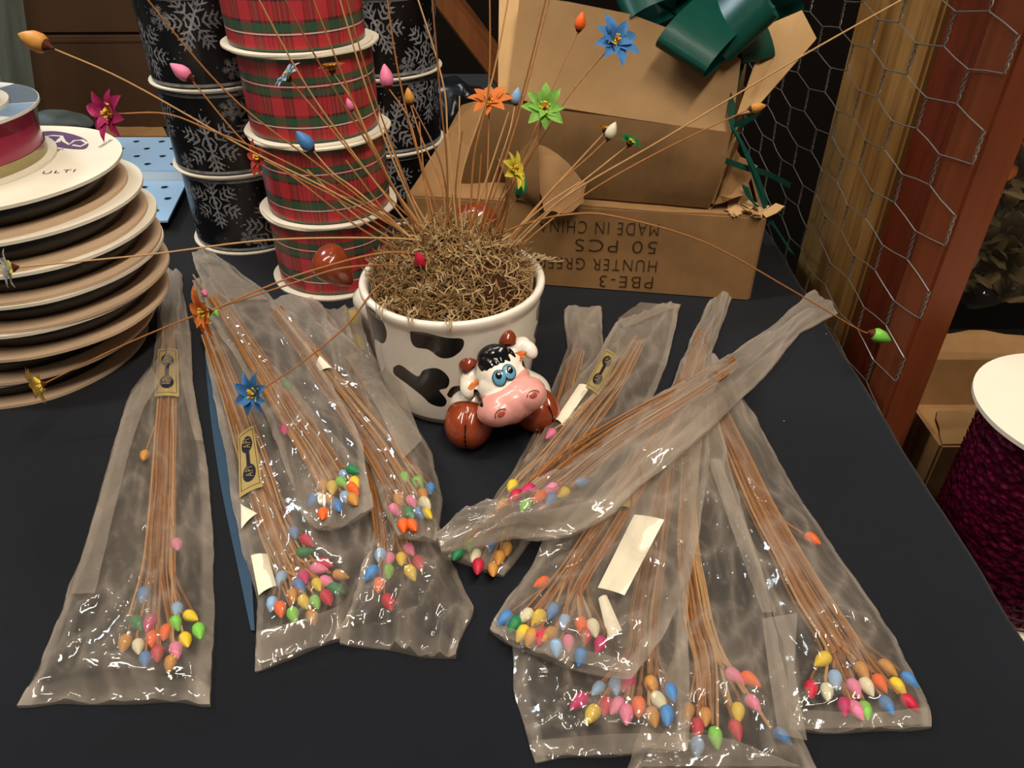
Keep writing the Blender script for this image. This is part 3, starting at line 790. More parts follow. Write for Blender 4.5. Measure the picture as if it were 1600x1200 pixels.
ribbon_loop('loop', bq(1150, -60, .74), bq(1110, 20, .70), (1, -.2, .3), .04, .018)
ribbon_loop('loop', bq(1140, -40, .72), bq(1150, -150, .74), (1, 0, .2), .04, .018)
ribbon_loop('loop', bq(1140, -40, .72), bq(1240, -100, .76), (.4, 0, .8), .04, .018)
ribbon_loop('loop', bq(1140, -20, .71), bq(1185, 95, .665), (1, .3, .1), .03, .008)
def tail(pix, wd, width=.008):
    pts = catmull([bq(*p) for p in pix], 5); W = V(wd).normalized() * width / 2
    bm = bmesh.new(); strip(bm, [p - W for p in pts], [p + W for p in pts]); bmesh.ops.solidify(bm, geom=bm.faces[:], thickness=.0004); obj('tail', bm, M['green_satin'], bow)
tail([(1170, 60, .69), (1150, 130, .655), (1143, 190, .617), (1160, 225, .606), (1180, 280, .602), (1200, 335, .598), (1238, 396, .594)], (.8, 0, -.6), .007)
tail([(1146, 196, .614), (1180, 182, .62), (1190, 172, .64), (1150, 205, .612)], (.3, 0, 1), .006)
tail([(1145, 200, .612), (1172, 250, .603), (1192, 300, .60), (1196, 320, .60)], (.9, 0, -.3), .005)
tail([(1164, 290, .60), (1172, 310, .598), (1190, 330, .597), (1210, 355, .597)], (.9, 0, -.5), .008)
tail([(1130, 250, .606), (1165, 262, .605), (1200, 272, .62), (1235, 290, .63)], (0, 0, 1), .005)

# ------------------------------------------------------------------ cow planter
PC = Vector((-.0405, .464, 0)); PRIM = .0625; PHT = .0905
cow = thing('cow_planter', 'white ceramic cow pot with black patches holding dried moss', 'planter', PC)
def z5(l): return [(460 + x * .35, 300 + y * .35) for x, y in l]
patches = [z5([(268, 505), (330, 515), (385, 570), (408, 630), (395, 672), (355, 655), (358, 745), (310, 755), (290, 640)]),
           z5([(520, 625), (580, 632), (680, 655), (748, 660), (745, 700), (700, 735), (650, 735), (600, 700), (545, 690), (525, 665)]),
           z5([(445, 785), (475, 778), (550, 828), (580, 798), (640, 792), (685, 830), (680, 870), (642, 884), (675, 930), (660, 955), (610, 942), (570, 905), (500, 850), (450, 812)]),
           z5([(685, 905), (710, 872), (770, 875), (768, 900), (700, 914)]),
           z5([(1083, 570), (1088, 520), (1110, 478), (1126, 490), (1108, 565)]), z5([(1072, 645), (1085, 595), (1104, 572), (1104, 630), (1085, 655)])]
bm = bmesh.new()
prof = [(.0005, .0015), (.040, .0015), (.0475, .0005), (.0500, .002), (.0515, .006)]
for i in range(1, 61):
    z = .006 + (PHT - .010 - .006) * i / 60; s = z / PHT
    prof.append((.0512 + .0095 * s ** .8 + .0012 * math.sin(s * PI), z))
prof += [(.0618, .0835), (.0627, .086), (.0630, .0885), (.0622, .0903), (.0604, .0908), (.0585, .0900), (.0572, .0880), (.0565, .084), (.0555, .070), (.053, .045)]
for r, z in ((.03, .045), (.0005, .045)): prof.append((r, z))
lathe(bm, prof, 240)
pot = obj('pot', bm, [], cow)
def attr_patch(o, name, polys, mat4=Matrix(), rnd=1.5, extra=None):
    n = len(o.data.vertices); W = [mat4 @ v.co for v in o.data.vertices]; px = [proj(p) for p in W]
    val = np.full(n, -50.0)
    for pl in polys:
        pl = [(p.x, p.y) for p in catmull([Vector((x, y, 0)) for x, y in list(pl) + [pl[0]]], 5)[:-1]]
        val = np.maximum(val, sdf_poly(px, pl) + rnd)
    if extra: val = extra(val, o)
    a = o.data.attributes.new(name, 'FLOAT', 'POINT'); a.data.foreach_set('value', val.astype(np.float32))
def pot_extra(val, o):
    for i, v in enumerate(o.data.vertices):
        p = v.co; w_ = PC + p; view = (Vector((0, 0, CAMH)) - w_)
        rad = Vector((p.x, p.y, 0)); r = rad.length
        inside = r < .0512 + .0095 * max(0, p.z / PHT) ** .8 - .003
        if inside: val[i] = -50; continue
        if rad.normalized().dot(view.normalized()) < .02:
            a = math.atan2(p.y, p.x)
            d = max(.010 - math.hypot((a - 1.2) * .05, (p.z - .055) * .8), .009 - math.hypot((a - 2.2) * .05, (p.z - .03)), .008 - math.hypot((a - .4) * .05, p.z - .05))
            val[i] = d * 2000
    return val
attr_patch(pot, 'patch', patches, Matrix.Translation(PC), 1.5, pot_extra)
def glaze(name, layers, base='efe8da'):
    k = N(name); v = k.coord(); nz = k.noise(v, 25, 2); c = k.mix(k.math('MULTIPLY', nz, .12), base, 'd8c9ae')
    for at_, col in layers:
        a = k.n('ShaderNodeAttribute', attribute_name=at_); f = k.n('ShaderNodeMapRange'); f.inputs[1].default_value = -.4; f.inputs[2].default_value = .4
        k.l(a.outputs['Fac'], f.inputs[0]); c = k.mix(f.outputs[0], c, col)
    k.col(c); return k.set(.28, .5, coat=.35, coat_rough=.08)
pot.data.materials.append(glaze('patched_white_glaze', [('patch', '0e0d0d')]))

# head, built in a frame tilted as in the photo
HO = at(785, 600, .400) - PC
camR = Vector((1, 0, 0)); camU = Vector((0, sP, cP)); camB = Vector((0, -cP, sP))
hr = (camR * .91 + camU * .42).normalized(); hu = (camU * .91 - camR * .42).normalized(); hf = camB
HM = Matrix((hr, hu, hf)).transposed()
mm = .001
def hp(x, y, z): return HO + HM @ Vector((x * mm, y * mm, z * mm))
bm = bmesh.new()
def he(c, r, rz=0, rx=0, ry=0):
    ellipsoid(bm, hp(*c), tuple(x * mm for x in r), HM @ Matrix.Rotation(math.radians(rz), 3, 'Z') @ Matrix.Rotation(math.radians(rx), 3, 'X') @ Matrix.Rotation(math.radians(ry), 3, 'Y'))
he((2, 9, -4), (17, 17, 15)); he((1, 0, 0), (18, 12, 14)); he((.5, -12.5, 5), (24, 13.5, 15), 2); he((2, 4, 3), (13, 12, 12))
he((-8, -15, 8), (13, 10, 13)); he((12, -14, 8), (12, 10, 13)); he((1, 0, -14), (17, 17, 14))
he((-18.5, 12, -3), (8.5, 5.5, 5), 42); he((-21, 7.5, -2), (5.5, 8, 4.5), -22)
he((19, 17.5, -3), (9, 5.8, 5), 12); he((25, 13, -2), (5, 7, 4), 15)
me = remesh(bm, .0009, 6)
head = obj('head', me, [], cow)
pink = [[(741, 640), (752, 621), (765, 618), (785, 610), (803, 594), (815, 581), (826, 574), (838, 576), (852, 600), (852, 640), (800, 668), (750, 662)]]
blackp = [[(741, 609), (746, 611), (752, 624), (754, 635), (748, 632), (742, 622)], [(816, 564), (822, 566), (838, 575), (828, 577), (818, 572)]]
def front_only(val, o):
    for i, v in enumerate(o.data.vertices):
        l = HM.transposed() @ (v.co - HO)
        if l.z < -9 * mm: val[i] = -50
    return val
attr_patch(head, 'pink', pink, Matrix.Translation(PC), 1, front_only); attr_patch(head, 'patch', blackp, Matrix.Translation(PC), 1, front_only)
head.data.materials.append(glaze('painted_cow_glaze', [('pink', 'e5a097'), ('patch', '0e0d0d')]))
bvh = BVHTree.FromPolygons([v.co.copy() for v in head.data.vertices], [tuple(p.vertices) for p in head.data.polygons])
def onhead(x, y):
    loc, n, _, _ = bvh.ray_cast(hp(x, y, 60), -hf); return (loc, n) if loc else (hp(x, y, 8), hf)
def px2h(px, py):
    dx, dy = px - 785, py - 600; s = depth(.40, HO.z) / FPX * 1000
    return (dx * .91 - dy * .42) * s, (-dx * .42 - dy * .91) * s
def decal_rot(n, ang):
    z = n.normalized(); x = (hr - z * hr.dot(z)).normalized(); y = z.cross(x)
    return Matrix((x, y, z)).transposed() @ Matrix.Rotation(math.radians(ang), 3, 'Z')
for (ex, ey), (qx, qy), lab in (((781, 591), (780.5, 588), 'left'), ((795.5, 582), (795.5, 580), 'right')):
    x, y = px2h(ex, ey); loc, n = onhead(x, y); R3 = decal_rot(n, -8)
    bm = bmesh.new()
    ellipsoid(bm, loc, (.0047, .0054, .0013), R3, 3, 0); ellipsoid(bm, loc + n * .0005, (.0041, .0048, .0013), R3, 3, 1)
    x, y = px2h(qx, qy); l2, n2 = onhead(x, y)
    ellipsoid(bm, l2 + n2 * .0010, (.0024, .0030, .0012), R3, 3, 0); ellipsoid(bm, l2 + n2 * .0016 + hu * .0010 + hr * .0004, (.0008, .0008, .0010), R3, 2, 2)
    obj('eye', bm, [M['glaze_black'], M['eye_blue'], M['glaze_white']], head)
for nx, ny, a in ((784, 645, 10), (832, 617, -10)):
    x, y = px2h(nx, ny); loc, n = onhead(x, y); R3 = decal_rot(n, a)
    bm = bmesh.new(); ellipsoid(bm, loc, (.0026, .0019, .0006), R3, 3, 0)
    tube(bm, [loc + R3 @ Vector((.0042 * math.cos(t_), .0030 * math.sin(t_), .0003)) for t_ in [math.radians(q) for q in range(15, 190, 12)]], .00028, 6, mi=1)
    obj('nostril', bm, [M['nostril'], M['glaze_black']], head)
bm = bmesh.new(); pl = []
for q in ((798, 662), (808, 659), (816, 653), (820, 646)):
    x, y = px2h(*q); l, n = onhead(x, y - .0); pl.append(l)
tube(bm, catmull(pl, 4), .0003, 6); obj('mouth', bm, M['nostril'], head)
for i, (hx, hy, ang) in enumerate(((738, 567, 15), (788, 533, -25))):
    x, y = px2h(hx, hy); bm = bmesh.new(); base = hp(x + (-2.0 if i == 0 else 1.0), y - 3, 0)
    ax = hu * 1.0 + hr * (-.25 if i == 0 else .35)
    ax.normalize(); tube(bm, [base + ax * (.0105 * s / 8) for s in range(9)], [.0056, .0060, .0062, .0061, .0058, .0054, .0046, .0032, .0008], 16)
    obj('horn', bm, M['glaze_brown'], head)
# ear linings
for pts, z in (([(731, 606), (737, 598), (745, 592), (748, 597), (744, 604), (736, 609)], 0), ([(801, 553), (812, 549), (823, 550), (819, 557), (813, 565), (807, 560)], 0)):
    bm = bmesh.new(); vs = []
    cpt = np.mean(pts, axis=0); x, y = px2h(*cpt); lc, nc = onhead(x, y)
    ring = []
    cl = catmull([Vector((p[0], p[1], 0)) for p in pts + pts[:1]], 4)[:-1]
    for p in cl:
        x, y = px2h(p.x, p.y); l, n = onhead(x, y)
        if abs((l - lc).dot(hf)) > .004: l = l + hf * ((lc - l).dot(hf))
        ring.append(bm.verts.new(l + hf * .0004))
    c = bm.verts.new(lc + hf * .0009)
    for i in range(len(ring)): bm.faces.new((c, ring[i - 1], ring[i]))
    bmesh.ops.recalc_face_normals(bm, faces=bm.faces[:])
    obj('ear_lining', bm, M['glaze_orange'], head)
# hair cap with a scalloped fringe
bm = bmesh.new(); cx, cy = px2h(771, 562)
for dx, dy, dz, r in ((0, 3, 1, (9.5, 7, 6)), (-4, 0, 3, (6, 6, 4)), (5, 2, 3, (6.5, 6, 4))):
    ellipsoid(bm, hp(cx + dx, cy + dy, 4 + dz), tuple(q * mm for q in r), HM, 3)
for k_ in range(7):
    f = k_ / 6; qx, qy = (752 + 46 * f, 571 - 21 * f + 6 * math.sin(f * PI)); x, y = px2h(qx, qy); l, n = onhead(x, y)
    ellipsoid(bm, l - hf * .0002 - hu * .0018, (.0019, .0046, .0020), HM @ Matrix.Rotation(.1, 3, 'Z'), 3)
obj('hair', remesh(bm, .0007, 3), M['glaze_black'], head)
# legs and hooves
def leg(name, a, b, hoofc, hr_, axis, cleft=True, lr=.0135):
    bm = bmesh.new(); a, b = V(a) - PC, V(b) - PC; hc = V(hoofc) - PC
    for k_ in range(7):
        f = k_ / 6; ellipsoid(bm, a.lerp(b, f), (lr + .002 * f,) * 3, sub=3)
    lo = obj(name, remesh(bm, .0013, 6), M['glaze_white'], cow)
    bm = bmesh.new(); ax = V(axis).normalized(); rot = ax.to_track_quat('X', 'Z').to_matrix()
    ellipsoid(bm, hc, hr_, rot, 4)
    if not cleft:
        for v in bm.verts:
            l = rot.transposed() @ (v.co - hc); f = 1 + .45 * l.x / hr_[0]; l.y *= f; l.z *= f; v.co = hc + rot @ l
    if cleft:
        for v in bm.verts:
            l = rot.transposed() @ (v.co - hc)
            if l.x > 0: v.co -= (v.co - hc).normalized() * .0022 * math.exp(-(l.y / .0012) ** 2) * min(1, l.x / .006)
        for v in bm.verts: v.co.z = max(v.co.z, .0008 if hc.z < .03 else -1)
        L_ = hr_[0] * 1.0
        tube(bm, [hc + rot @ Vector((hr_[0] * math.cos(q) - .0013, 0, hr_[2] * math.sin(q) * .95)) for q in [math.radians(x) for x in range(-30, 50, 8)]], .0005, 6, mi=1)
    obj('hoof', bm, [M['glaze_brown'], M['glaze_black']], lo)
    return lo
leg('front_leg', (-.020, .427, .022), (-.0265, .410, .023), (-.0285, .3975, .0168), (.0195, .0165, .0165), (-.1, -1, -.1))
leg('front_leg', (.004, .435, .020), (.012, .428, .0175), (.0155, .414, .0155), (.0195, .0155, .0155), (.65, -.75, .0))
hl = at(524, 419, .532)
leg('hind_leg', (-.094, .500, .030), (-.112, .520, .040), hl, (.0185, .0155, .0135), (-.55, -.1, .8), False, .0095)
h2 = at(742, 356, .545)
leg('hind_leg', (-.030, .522, .035), (-.027, .535, .055), h2, (.019, .016, .013), (.1, .4, .8), False, .0095)

# soil and moss
def dome(x, y):
    r = math.hypot(x, y) / .056
    return .078 + .040 * max(0, 1 - r ** 2) ** .8 - .004 * max(0, -y / .056) * r + .006 * max(0, y / .056) * (1 - r)
bm = bmesh.new(); rows = []
for i in range(17):
    r = .0551 * i / 16
    if i == 0: rows.append([bm.verts.new((0, 0, dome(0, 0)))])
    else: rows.append([bm.verts.new((r * math.cos(2 * PI * k / 48), r * math.sin(2 * PI * k / 48), dome(r * math.cos(2 * PI * k / 48), r * math.sin(2 * PI * k / 48)) + .002 * noise.noise(Vector((r * math.cos(2 * PI * k / 48) * 150, r * math.sin(2 * PI * k / 48) * 150, 0))))) for k in range(48)])
for k in range(48): bm.faces.new((rows[0][0], rows[1][k], rows[1][(k + 1) % 48]))
for i in range(1, 16):
    for k in range(48): bm.faces.new((rows[i][k], rows[i + 1][k], rows[i + 1][(k + 1) % 48], rows[i][(k + 1) % 48]))
low = [bm.verts.new((v.co.x * .96, v.co.y * .96, .047)) for v in rows[16]]
for k in range(48): bm.faces.new((rows[16][k], low[k], low[(k + 1) % 48], rows[16][(k + 1) % 48]))
bm.faces.new(low[::-1])
tag(obj('potting_soil', bm, M['soil'], loc=PC), 'mound of dark brown peat filling the cow pot', 'soil', kind='stuff')
bm = bmesh.new()
for i in range(3600):
    a = random.uniform(0, 2 * PI); r = .0545 * math.sqrt(random.random())
    x, y = r * math.cos(a), r * math.sin(a)
    thin = math.exp(-(((x - .032) / .022) ** 2 + ((y + .026) / .018) ** 2))
    if random.random() < thin * .96: continue
    p = Vector((x, y, dome(x, y) + random.uniform(.0, .0045))); pts = [p]; d = Vector((random.gauss(0, 1), random.gauss(0, 1), random.gauss(.15, .5))).normalized()
    ax = Vector((random.gauss(0, 1), random.gauss(0, 1), random.gauss(0, 1))).normalized(); cr = random.uniform(-.75, .75)
    for k in range(random.randint(5, 8)):
        d = (Matrix.Rotation(cr + random.uniform(-.35, .35), 3, ax) @ d).normalized(); p = p + d * .0021
        rr = math.hypot(p.x, p.y)
        if rr > .0545 and p.z < .0925: p = Vector((p.x * .0545 / rr, p.y * .0545 / rr, p.z))
        fl = dome(p.x, p.y) - .0005
        if p.z < fl: p.z = fl + .0008
        pts.append(p)
    tube(bm, pts, [.00042] * (len(pts) - 1) + [.0002], 3, mi=0 if random.random() < .55 else 1, ends=False)
for a, dr in ((.25, .012), (.22, .016), (-1.55, .004), (-1.9, .003), (-2.3, .004), (.35, .009)):   # wisps over the rim
    for q in range(4):
        aa = a + random.uniform(-.06, .06); pts = []
        for k in range(7):
            r = .050 + (.012 + dr) * k / 6; pts.append(Vector((r * math.cos(aa + .03 * math.sin(k * 2 + q)), r * math.sin(aa + .03 * math.sin(k * 2 + q)), .0905 + .003 * math.sin(k / 6 * PI) + .0015 * math.sin(k * 2.4 + q) - (.004 if (k > 5 and dr < .01) else 0) + .002)))
        tube(bm, pts, .0004, 3, mi=1, ends=False)
tag(obj('dried_moss', bm, [M['moss'], M['moss_pale']], loc=PC), 'curly straw-coloured dried moss heaped in the cow pot', 'moss', kind='stuff')

# ------------------------------------------------------------------ buds and blooms (shared meshes)
BUDM = {}
def bud_mesh(c):
    if c not in BUDM:
        bm = bmesh.new()
        prof = [(.0002, -.0002), (.0014, 0), (.0028, .0009), (.0037, .0026), (.0039, .0044), (.0035, .0066), (.0026, .0088), (.0014, .0108), (.0003, .0122)]
        sm = [V((r, 0, z)) for r, z in prof]; sm = catmull(sm, 2)
        rings = lathe(bm, [(max(p.x, .0001), p.z) for p in sm], 14)
        for v in bm.verts:                         # faint overlapping scales
            a = math.atan2(v.co.y, v.co.x); k = 1 + .035 * math.sin(a * 5 + v.co.z * 900); v.co.x *= k; v.co.y *= k
        o = obj('bud', bm, M['bud ' + c]); BUDM[c] = o.data; bpy.data.objects.remove(o)
    return BUDM[c]
CAL = None
def calyx_mesh():
    global CAL
    if not CAL:
        bm = bmesh.new(); lathe(bm, [(.0004, -.0028), (.0009, -.0018), (.0019, -.0004), (.0027, .0006), (.0024, .0009)], 10); o = obj('c', bm, M['calyx']); CAL = o.data; bpy.data.objects.remove(o)
    return CAL
def add_bud(parent, loc, d, c, s=1.0, cal=True):
    o = bpy.data.objects.new('bud', bud_mesh(c)); COL.objects.link(o); o.parent = parent; o.location = loc; o.scale = (s, s, s)
    o.rotation_mode = 'QUATERNION'; o.rotation_quaternion = V(d).to_track_quat('Z', 'Y')
    if cal:
        k = bpy.data.objects.new('calyx', calyx_mesh()); COL.objects.link(k); k.parent = o
    return o
def bloom(parent, loc, nrm, c, R=.0115, open_=.5, n=8, inner=True, seed=0):
    rnd = random.Random(seed); q = V(nrm).to_track_quat('Z', 'Y').to_matrix()
    bm = bmesh.new()
    for ring_, cnt, rr, op in ((0, n, R, open_), (1, n - 3, R * .74, open_ + .3)):
        for k in range(cnt):
            a = 2 * PI * (k + .5 * ring_) / cnt + rnd.uniform(-.12, .12); el = op + rnd.uniform(-.15, .15); L = rr * rnd.uniform(.85, 1.1); Wd = L * .27
            rad = Vector((math.cos(a), math.sin(a), 0)); tan = Vector((-math.sin(a), math.cos(a), 0)); rows = []
            for i in range(7):
                s = i / 6; e = el + .35 * (1 - s) - .2 * s; c_ = rad * (L * s * math.cos(e)) + Vector((0, 0, L * s * math.sin(e)))
                ww = Wd * math.sin(min(1, s * 1.25 + .12) * PI * .5) * (1 - s ** 3) + .0002
                rows.append((c_ - tan * ww + V((0, 0, ww * .3)), c_, c_ + tan * ww + V((0, 0, ww * .35))))
            vs = [[bm.verts.new(q @ p + V(loc)) for p in r] for r in rows]
            for i in range(6):
                for j in range(2): bm.faces.new((vs[i][j], vs[i][j + 1], vs[i + 1][j + 1], vs[i + 1][j]))
    bmesh.ops.solidify(bm, geom=bm.faces[:], thickness=.0003)
    o = obj('petals', bm, M['petal ' + c], parent)
    if inner:
        bm = bmesh.new()
        for k in range(26):
            a = rnd.uniform(0, 2 * PI); e = rnd.uniform(.45, 1.5); L = R * rnd.uniform(.30, .46); p = Vector((math.cos(a) * math.cos(e), math.sin(a) * math.cos(e), math.sin(e))) * L
            tube(bm, [V(loc), V(loc) + q @ p], [.0005, .00055], 5, mi=0 if e < 1.36 else 1)
        obj('center', bm, [M['stamen'], M['stamen red']], parent)
    k = bpy.data.objects.new('calyx', calyx_mesh()); COL.objects.link(k); k.parent = parent; k.location = V(loc); k.rotation_mode = 'QUATERNION'; k.rotation_quaternion = V(nrm).to_track_quat('Z', 'Y')

# ------------------------------------------------------------------ flowers standing in the pot
CAMP = Vector((0, 0, CAMH))
def pot_flower(label, pix, Yb, Yt, head=None, col=None, nrm=None, R=.0115, open_=.5, r=.0006, light=0, group=None, name='dried_flower', s=1.0, cat='dried flower'):
    n = len(pix); acc = [0]
    for i in range(1, n): acc.append(acc[-1] + math.hypot(pix[i][0] - pix[i - 1][0], pix[i][1] - pix[i - 1][1]))
    pts = [at(p[0], p[1], Yb + (Yt - Yb) * a / acc[-1]) for p, a in zip(pix, acc)]
    b0 = pts[0]
    rx, ry = b0.x - PC.x, b0.y - PC.y; rr = math.hypot(rx, ry)
    if rr > .05: b0.x = PC.x + rx * .05 / rr; b0.y = PC.y + ry * .05 / rr
    g = dome(b0.x - PC.x, b0.y - PC.y)
    if b0.z < g - .002: pass
    root = Vector((b0.x, b0.y, g - .008))
    org = root.copy()
    path = catmull([root] + pts, 6) if (b0 - root).length > .004 else catmull([root] + pts[1:], 6)
    t = thing(name, label, cat, org, group=group)
    m = M[('stem', 'stem_light', 'stem_dark')[light]]
    bm = bmesh.new(); tube(bm, [p - org for p in path], [r * (1.25 - .5 * i / len(path)) for i in range(len(path))], 6); obj('stem', bm, m, t)
    tip = path[-1] - org; d = (path[-1] - path[-3]).normalized()
    if head == 'bud': add_bud(t, tip, V(nrm) if nrm else d, col, s)
    elif head == 'bloom':
        nn = V(nrm) if nrm else d + (CAMP - path[-1]).normalized() * .6
        bloom(t, tip, nn.normalized(), col, R * 1.22, open_, seed=len(label))
    return t
PFG = 'dried star flowers stuck in the moss'
F = [
 ('mustard bud on a long arching stem at the upper left corner', [(640, 372), (520, 300), (390, 235), (200, 128), (74, 72)], .46, .44, 'bud', 'tan', (-1, .2, .35), 1.35),
 ('magenta open flower on a curved stem over the white spool stack', [(655, 385), (560, 315), (430, 245), (330, 204), (260, 178), (178, 178)], .46, .42, 'bloom', 'magenta', (-.55, -.8, .3), .0125),
 ('pale pink bud in front of the left snowflake spools', [(640, 400), (560, 355), (470, 285), (385, 225), (297, 122)], .46, .49, 'bud', 'pink', (-.8, .1, .6), 1.1),
 ('white and sky-blue open flower in front of the plaid stack', [(670, 370), (600, 300), (520, 205), (452, 124)], .47, .52, 'bloom', 'sky', (-.5, -.1, .7), .010),
 ('mustard open flower facing up in front of the plaid stack', [(660, 360), (600, 270), (555, 165), (519, 112)], .47, .52, 'bloom', 'mustard', (-.1, .1, 1), .009),
 ('bright pink bud in front of the right snowflake spools', [(690, 390), (665, 290), (640, 190), (606, 136)], .47, .54, 'bud', 'pink', (-.1, .2, 1), 1.2),
 ('small tan bud beside the right snowflake spools', [(700, 380), (690, 290), (660, 220), (641, 162)], .47, .56, 'bud', 'tan', (-.1, .1, 1), .9),
 ('blue bud in front of the middle of the plaid stack', [(650, 380), (560, 300), (520, 270), (487, 233)], .46, .50, 'bud', 'blue', (-.5, -.1, .8), 1.2),
 ('red open flower in front of the plaid stack, low on the left', [(640, 385), (540, 318), (470, 280), (408, 248)], .46, .46, 'bloom', 'red', (-.6, -.6, .2), .010),
 ('tiny pink bud on a stem crossing the plaid stack', [(680, 380), (620, 300), (580, 220), (550, 172)], .48, .55, 'bud', 'pink', (-.3, 0, 1), .7),
 ('orange open flower on an upright stem left of the green flower', [(755, 385), (760, 300), (763, 230), (764, 163)], .47, .52, 'bloom', 'orange', (0, -.45, .9), .0125),
 ('light blue bud between the orange and lime green flowers', [(740, 375), (765, 300), (795, 210), (805, 162)], .48, .56, 'bud', 'light blue', (.2, 0, 1), .95),
 ('lime green open flower above the pot, facing the viewer', [(760, 390), (800, 290), (835, 225), (851, 170)], .47, .50, 'bloom', 'lime', (0, -.85, .5), .0125),
 ('orange bud in front of the pale cardboard flap', [(750, 400), (800, 290), (860, 145), (904, 47)], .48, .56, 'bud', 'orange', (.2, 0, 1), .95),
 ('blue open flower in front of the pale cardboard flap', [(760, 410), (800, 300), (880, 162), (958, 68)], .47, .53, 'bloom', 'blue', (.35, -.65, .6), .014),
 ('cream bud in front of the open box, right of the lime flower', [(780, 400), (860, 300), (920, 245), (950, 216)], .48, .54, 'bud', 'cream', (.4, 0, 1), 1.0),
 ('small mustard flower beside the cream bud', [(775, 405), (850, 310), (910, 245), (946, 206)], .48, .55, 'bloom', 'mustard', (.1, 0, 1), .007),
 ('green open flower with yellow center in front of the open box', [(790, 400), (880, 310), (940, 260), (983, 226)], .47, .53, 'bloom', 'green', (.4, 0, .9), .009),
 ('small orange bud at the tip of a pale stem by the right flap', [(800, 405), (830, 370), (920, 300), (1040, 232), (1172, 170)], .47, .55, 'bud', 'tan', (1, 0, .2), .9),
 ('yellow open flower right above the moss', [(745, 410), (765, 350), (785, 300), (798, 268)], .46, .47, 'bloom', 'yellow', (.75, -.3, .35), .0115),
 ('dark green bud under the yellow flower', [(740, 420), (770, 370), (795, 330), (810, 305)], .46, .475, 'bud', 'green', (.35, 0, .9), 1.0),
 ('lime bud on a long arching stem near the right posts', [(735, 390), (820, 350), (890, 335), (960, 338), (1100, 378), (1240, 455), (1340, 514), (1362, 520)], .47, .47, 'bud', 'lime', (.9, -.1, -.35), 1.3),
 ('white open flower cut by the left photo edge', [(680, 380), (600, 372), (420, 375), (230, 398), (22, 418)], .46, .37, 'bloom', 'white', (-1, -.6, .1), .011),
 ('orange open flower with a drooping stem over the bags', [(690, 395), (600, 395), (480, 425), (400, 455), (327, 487)], .455, .40, 'bloom', 'orange', (-.7, -.75, .2), .0135),
 ('blue open flower drooping over the second bag', [(690, 410), (600, 440), (545, 505), (480, 560), (402, 614)], .45, .40, 'bloom', 'blue', (-.55, -.75, .35), .0135),
 ('dull yellow open flower in front of the lower white spools', [(640, 415), (540, 418), (450, 445), (300, 495), (180, 545), (68, 600)], .45, .40, 'bloom', 'gold', (-.9, -.45, -.1), .0125),
 ('crimson bud half sunk in the moss', [(690, 450), (672, 430), (660, 415)], .44, .435, 'bud', 'crimson', (-.2, -.3, .9), .95),
]
for lab, pix, yb, yt, hd, col, nrm, sz in F:
    kw = dict(R=sz) if hd == 'bloom' else dict(s=sz)
    pot_flower(lab, pix, yb, yt, hd, col, nrm, light=random.choice((0, 0, 1)), group=PFG, **kw)
# stems whose heads are above the frame
up = [([(650, 380), (500, 260), (350, 140), (200, -40)], .45), ([(655, 375), (560, 250), (470, 120), (385, -40)], .47), ([(660, 380), (590, 250), (505, 110), (425, -40)], .48),
      ([(665, 372), (600, 270), (540, 130), (475, -40)], .49), ([(672, 380), (618, 260), (570, 130), (520, -40)], .50), ([(660, 365), (640, 300), (575, 120), (530, -50)], .54),
      ([(700, 375), (650, 230), (620, 100), (600, -40)], .50), ([(700, 365), (698, 250), (688, 150), (672, -40)], .52), ([(715, 370), (700, 220), (690, 120), (640, -40)], .53),
      ([(735, 380), (740, 250), (764, 130), (764, -40)], .52), ([(725, 380), (720, 280), (770, 120), (800, -40)], .53), ([(745, 380), (770, 290), (815, 150), (862, -40)], .52),
      ([(750, 375), (780, 280), (822, 140), (868, -40)], .54), ([(790, 395), (880, 310), (1040, 215), (1240, 95), (1480, -40)], .46), ([(640, 395), (560, 330), (480, 230), (560, 60), (590, -40)], .52)]
onames = ['first', 'second', 'third', 'fourth', 'fifth', 'sixth', 'seventh', 'eighth', 'ninth', 'tenth', 'eleventh', 'twelfth', 'thirteenth', 'fourteenth', 'fifteenth', 'sixteenth', 'seventeenth', 'eighteenth', 'nineteenth', 'twentieth']
up = up[:-1]
up.sort(key=lambda e: e[0][-1][0])
hr_up = random.Random(5)
for pix, yt in up:
    (x0, y0), (x1, y1) = pix[-2], pix[-1]; f = hr_up.uniform(1.0, 1.5); pix[-1] = (x0 + (x1 - x0) * f, y0 + (y1 - y0) * f)
cols = list(BUD)
for i, (pix, yt) in enumerate(up):
    lab = 'long brown flower stem leaving the top photo edge, ' + onames[i] + ' from the left'
    pot_flower(lab, pix, .465, yt, 'bud', cols[(i * 5) % len(cols)], light=i % 3, group='stems running out of the top of the frame')
# bare broken stems
bare = [([(690, 375), (715, 260), (718, 150)], .51), ([(705, 380), (690, 260), (646, 166)], .50), ([(720, 385), (760, 280), (795, 175)], .50), ([(700, 400), (670, 330), (655, 190)], .52),
        ([(720, 372), (712, 300), (722, 205)], .49), ([(735, 390), (775, 330), (825, 240)], .50), ([(765, 400), (840, 330), (905, 285)], .49), ([(680, 385), (600, 330), (500, 296)], .47),
        ([(690, 390), (640, 300), (600, 200)], .50), ([(670, 390), (610, 340), (540, 250)], .49), ([(655, 400), (560, 340), (480, 265)], .48), ([(770, 420), (790, 340), (800, 280)], .46), ([(725, 400), (745, 320), (752, 240)], .48)]
bare.sort(key=lambda e: e[0][-1][0])
for i, (pix, yt) in enumerate(bare):
    pot_flower('bare headless brown stem ending above the moss, ' + onames[i] + ' from the left', pix, .465, yt, light=(i + 1) % 3, group='headless stems in the moss', name='bare_stem', cat='dried stem')

